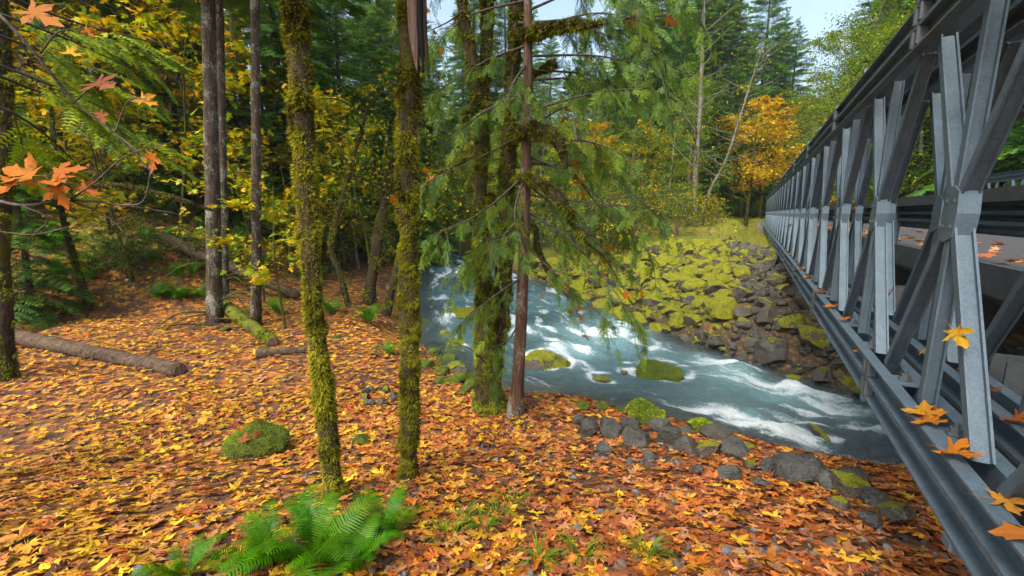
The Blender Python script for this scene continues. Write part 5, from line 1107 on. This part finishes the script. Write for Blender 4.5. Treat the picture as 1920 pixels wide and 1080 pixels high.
def grass_tuft(p, n, ln, label, group, seed):
    r = np.random.default_rng(seed); mb = MB()
    for k in range(n):
        a = r.uniform(0, 6.28); l_ = ln * r.uniform(.5, 1.2); d = np.array([math.cos(a), math.sin(a), 0]); s_ = np.array([-d[1], d[0], 0]) * .004; o = d * r.uniform(0, .05); pts = [o, o + d * l_ * .25 + [0, 0, l_ * .55], o + d * l_ * .65 + [0, 0, l_ * .75], o + d * l_ * 1.05 + [0, 0, l_ * .6]]
        V = np.vstack([[q_ - s_, q_ + s_] for q_ in pts[:3]] + [[pts[3]]]); mb.add(V, [[0, 1, 3], [0, 3, 2], [2, 3, 5], [2, 5, 4], [4, 5, 6]], C=np.array([.11, .20, .03]) * r.uniform(.7, 1.5))
    return tag(link('grass_tuft', mesh('grass_tuft', mb, M['foliage']), None, p), label, 'grass', group)
for k, (u, v) in enumerate([(840, 1015), (870, 985), (935, 975), (905, 1000), (1215, 1045), (1090, 1050), (960, 950), (1010, 1060)]):
    grass_tuft(GP(u, v), 26, .14, 'thin green grass tuft among the leaves near the fern', 'grass tufts in the leaves', k)
mb = MB(); n = 9000; x = rng.uniform(2, 24, n); y = rng.uniform(14, 42, n); sf = -sdist(FAR, x, y); lat = x * BN[0] + y * BN[1]; k = (sf > 6.5) & (lat < .6) & (rng.random(n) < .8); x, y = x[k], y[k]; n = len(x)
gt = (np.array([[-.06, 0, 0], [.06, 0, 0], [.02, 1, .25]]), np.array([[0, 1, 2]])); V, T = scatter(*gt, frames(norm(rng.normal(0, .45, (n, 3)) + [0, 0, 1]), rng.normal(0, 1, (n, 3))), np.stack([x, y, terrain(x, y)], 1), rng.uniform(.12, .32, n)); mb.add(V, T, C=np.repeat(pick([(.15, .20, .02), (.22, .24, .025), (.30, .27, .03)], n, rng), 3, 0)); tag(link('bank_grass', mesh('bank_grass', mb, M['foliage'])), 'short yellow green grass on top of the far bank', 'grass', kind='stuff')

bq = [GP(935, 716) + [0, 0, -.02], PD(905, 675, 5.3), PD(860, 645, 5.1), PD(795, 640, 4.9)]
mb = MB(); mb.add(*tube(spline(np.array(bq) - bq[0], 24), np.linspace(.014, .004, 24), 6, .1, 20)); root = thing('bare_branch', 'bare reddish stick arching out of the ground left of the twin maple', 'branch', bq[0]); link('stem', mesh('stem', mb, M['log'], True), root)
# ------------------------------------------------------------------ branches hanging in front at the left
def hanging(label, pts, rad, leaves, twigs=(), seed=0, needles=0):
    r = np.random.default_rng(seed); P0 = [PD(*p) for p in pts]; base = P0[0]; root = thing('maple_branch', label, 'branch', base)
    sp = spline(np.array(P0) - base, 30); mb = MB(); V, T, Q = tube(sp, np.linspace(rad, rad * .35, 30), 6, .1, 20); mb.add(V, T, Q); st = link('stem', mesh('stem', mb, M['twig'], True), root)
    for tw in twigs:
        s2 = spline(np.array([PD(*p) for p in tw]) - base, 14); mb = MB(); mb.add(*tube(s2, np.linspace(.004, .0015, 14), 5)); link('twig', mesh('twig', mb, M['twig'], True), root)
    for (u, v, Y, wpx, kd, dx, dz, ny) in leaves:
        sz = wpx / 1.4 * Y / FPX; d = norm(np.array([dx, r.normal(0, .25), dz])); n_ = norm(np.array([r.normal(0, .25), -1, ny]))
        vi = int(r.integers(0, 6)); key = (vi, kd)
        if key not in LM: LM[key] = mesh('maple_leaf', (*LEAF_HI[vi], np.zeros((0, 4), int), None), M[mk[kd]], True)
        o = link('leaf', LM[key], root, PD(u, v, Y) - base); o.rotation_euler = Matrix(frames(d[None], n_[None])[0].tolist()).to_euler(); o.scale = (sz,) * 3
    return root
hanging('thin dark maple branch with orange leaves slanting across the upper left corner', [(-60, -30, 1.9), (40, 70, 1.9), (140, 190, 2.0), (215, 250, 2.05), (300, 340, 2.1)], .008,
        [(75, 30, 1.8, 75, 0, .6, -.3, .8), (190, 158, 1.9, 78, 2, .8, -.25, .9), (285, 302, 2.0, 52, 0, -.2, -.8, .5), (135, 100, 2.0, 36, 1, .7, -.2, 1), (275, 190, 2.1, 50, 1, .8, -.3, 1), (190, 220, 2.1, 34, 2, .3, -.8, .5), (165, 60, 2.2, 26, 0, .5, -.5, 1)],
        [[(75, 100, 1.92), (110, 60, 1.9), (160, 55, 1.95)], [(140, 190, 2.0), (175, 160, 1.95), (190, 158, 1.9)], [(215, 250, 2.05), (255, 280, 2.0), (285, 302, 2.0)], [(30, 60, 1.9), (60, 120, 1.95), (75, 190, 2.0)], [(215, 250, 2.05), (240, 190, 2.1), (275, 185, 2.1)]], 1)
hanging('low bare twigged branch carrying a cluster of orange leaves at the left edge', [(-60, 360, 1.6), (40, 385, 1.6), (130, 375, 1.65), (230, 385, 1.7), (330, 400, 1.8)], .007,
        [(40, 325, 1.6, 80, 0, -.5, .1, .9), (90, 340, 1.6, 85, 0, .6, -.2, .9), (125, 320, 1.65, 70, 0, .8, .2, .9), (110, 365, 1.6, 60, 0, .3, -.7, .6), (165, 355, 1.65, 45, 0, .8, -.5, .7), (15, 350, 1.55, 50, 0, -.6, -.4, .8)],
        [[(130, 375, 1.65), (180, 340, 1.6), (240, 290, 1.65), (330, 265, 1.7)], [(40, 385, 1.6), (90, 410, 1.6), (60, 440, 1.6)], [(130, 375, 1.65), (190, 400, 1.7), (235, 440, 1.7), (230, 480, 1.75)], [(-30, 430, 1.5), (60, 440, 1.55), (130, 425, 1.6)], [(230, 385, 1.7), (270, 375, 1.7), (285, 300, 1.75)]], 2)
# needle boughs of a conifer standing just outside the view on the left
root = thing('overhanging_conifer', 'soft green conifer boughs reaching in over the upper left slope', 'tree', (-5.2, 3.2, tz(-5.2, 3.2)))
base = np.array(root.location); mb = MB(); V, T, Q = tube(np.array([[0, 0, -.2], [0, .05, 3], [0, .1, 8]]), [.2, .16, .08], 12, .1, 4); mb.add(V, T, Q); link('trunk', mesh('trunk', mb, M['bark_fir'], True), root)
mc = MB(); r = np.random.default_rng(8)
for (u0, v0, u1, v1, Y) in [(40, 40, 250, 130, 4.2), (60, 90, 300, 200, 4.6), (20, 130, 280, 240, 4.4), (80, 20, 330, 90, 5.0), (90, 180, 330, 300, 5.2), (0, 200, 170, 330, 4.0), (150, 60, 370, 170, 5.6)]:
    a, b = PD(u0, v0, Y - .3), PD(u1, v1, Y + .3); k = 2
    for j in range(5):
        bv, bt, bc = FB[(j + k) % 4]; s_ = np.linalg.norm(b - a) * r.uniform(.5, .85); o = a + (b - a) * r.uniform(0, .5) + r.normal(0, .06, 3); V, T = scatter(bv, bt, frames((b - a + r.normal(0, .25, 3))[None], np.array([[.1, -.4, 1.]])), o[None], np.array([s_])); mc.add(V - base, T, C=bc * np.array([1.9, 1.45, .8]))
    V, T, Q = tube(spline([np.array([-5.2, 3.25, a[2] + .3]), a, b], 14) - base, np.linspace(.022, .004, 14), 5); mc.add(V, T, Q, C=(.05, .04, .03))
tag(link('crown', mesh('crown', mc, M['needle']), root), kind='stuff')
for k_, o_ in protos.items():
    if k_ not in used:
        for ch in list(o_.children): bpy.data.objects.remove(ch)
        bpy.data.objects.remove(o_)

# ------------------------------------------------------------------ thin damp air
m, nt, N, L = newmat('haze_air'); pv = N.new('ShaderNodeVolumePrincipled'); pv.inputs['Color'].default_value = (.86, .93, .97, 1); pv.inputs['Density'].default_value = HAZE
o_ = N.new('ShaderNodeOutputMaterial'); L.new(pv.outputs[0], o_.inputs['Volume'])
mb = MB(); mb.box((0, 186, 64), (540, 404, 160)); tag(link('haze', mesh('haze', mb, m)), 'thin pale damp air hanging in the valley', 'haze', kind='stuff')

# ------------------------------------------------------------------ labels: count off the members of small look-alike groups from the left
ORD = 'leftmost second third fourth fifth sixth seventh eighth ninth tenth eleventh twelfth thirteenth fourteenth fifteenth sixteenth seventeenth eighteenth nineteenth twentieth'.split()
def ordinal(k):
    if k < 20: return ORD[k]
    return {20: 'twenty-first', 21: 'twenty-second', 22: 'twenty-third', 23: 'twenty-fourth', 24: 'twenty-fifth', 25: 'twenty-sixth', 26: 'twenty-seventh', 27: 'twenty-eighth', 28: 'twenty-ninth', 29: 'thirtieth'}.get(k, '%d%s' % (k + 1, {1: 'st', 2: 'nd', 3: 'rd'}.get((k + 1) % 10, 'th')))
groups = {}
for o in bpy.data.objects:
    if o.get('group') and o.parent is None: groups.setdefault((o['group'], o['label']), []).append(o)
for (g, lb), os_ in groups.items():
    if 1 < len(os_) <= 45:
        os_.sort(key=lambda o: o.location.x / max(o.location.y, .3))
        for k, o in enumerate(os_): o['label'] = lb + (', the leftmost' if k == 0 else ', %s from left' % ordinal(k))
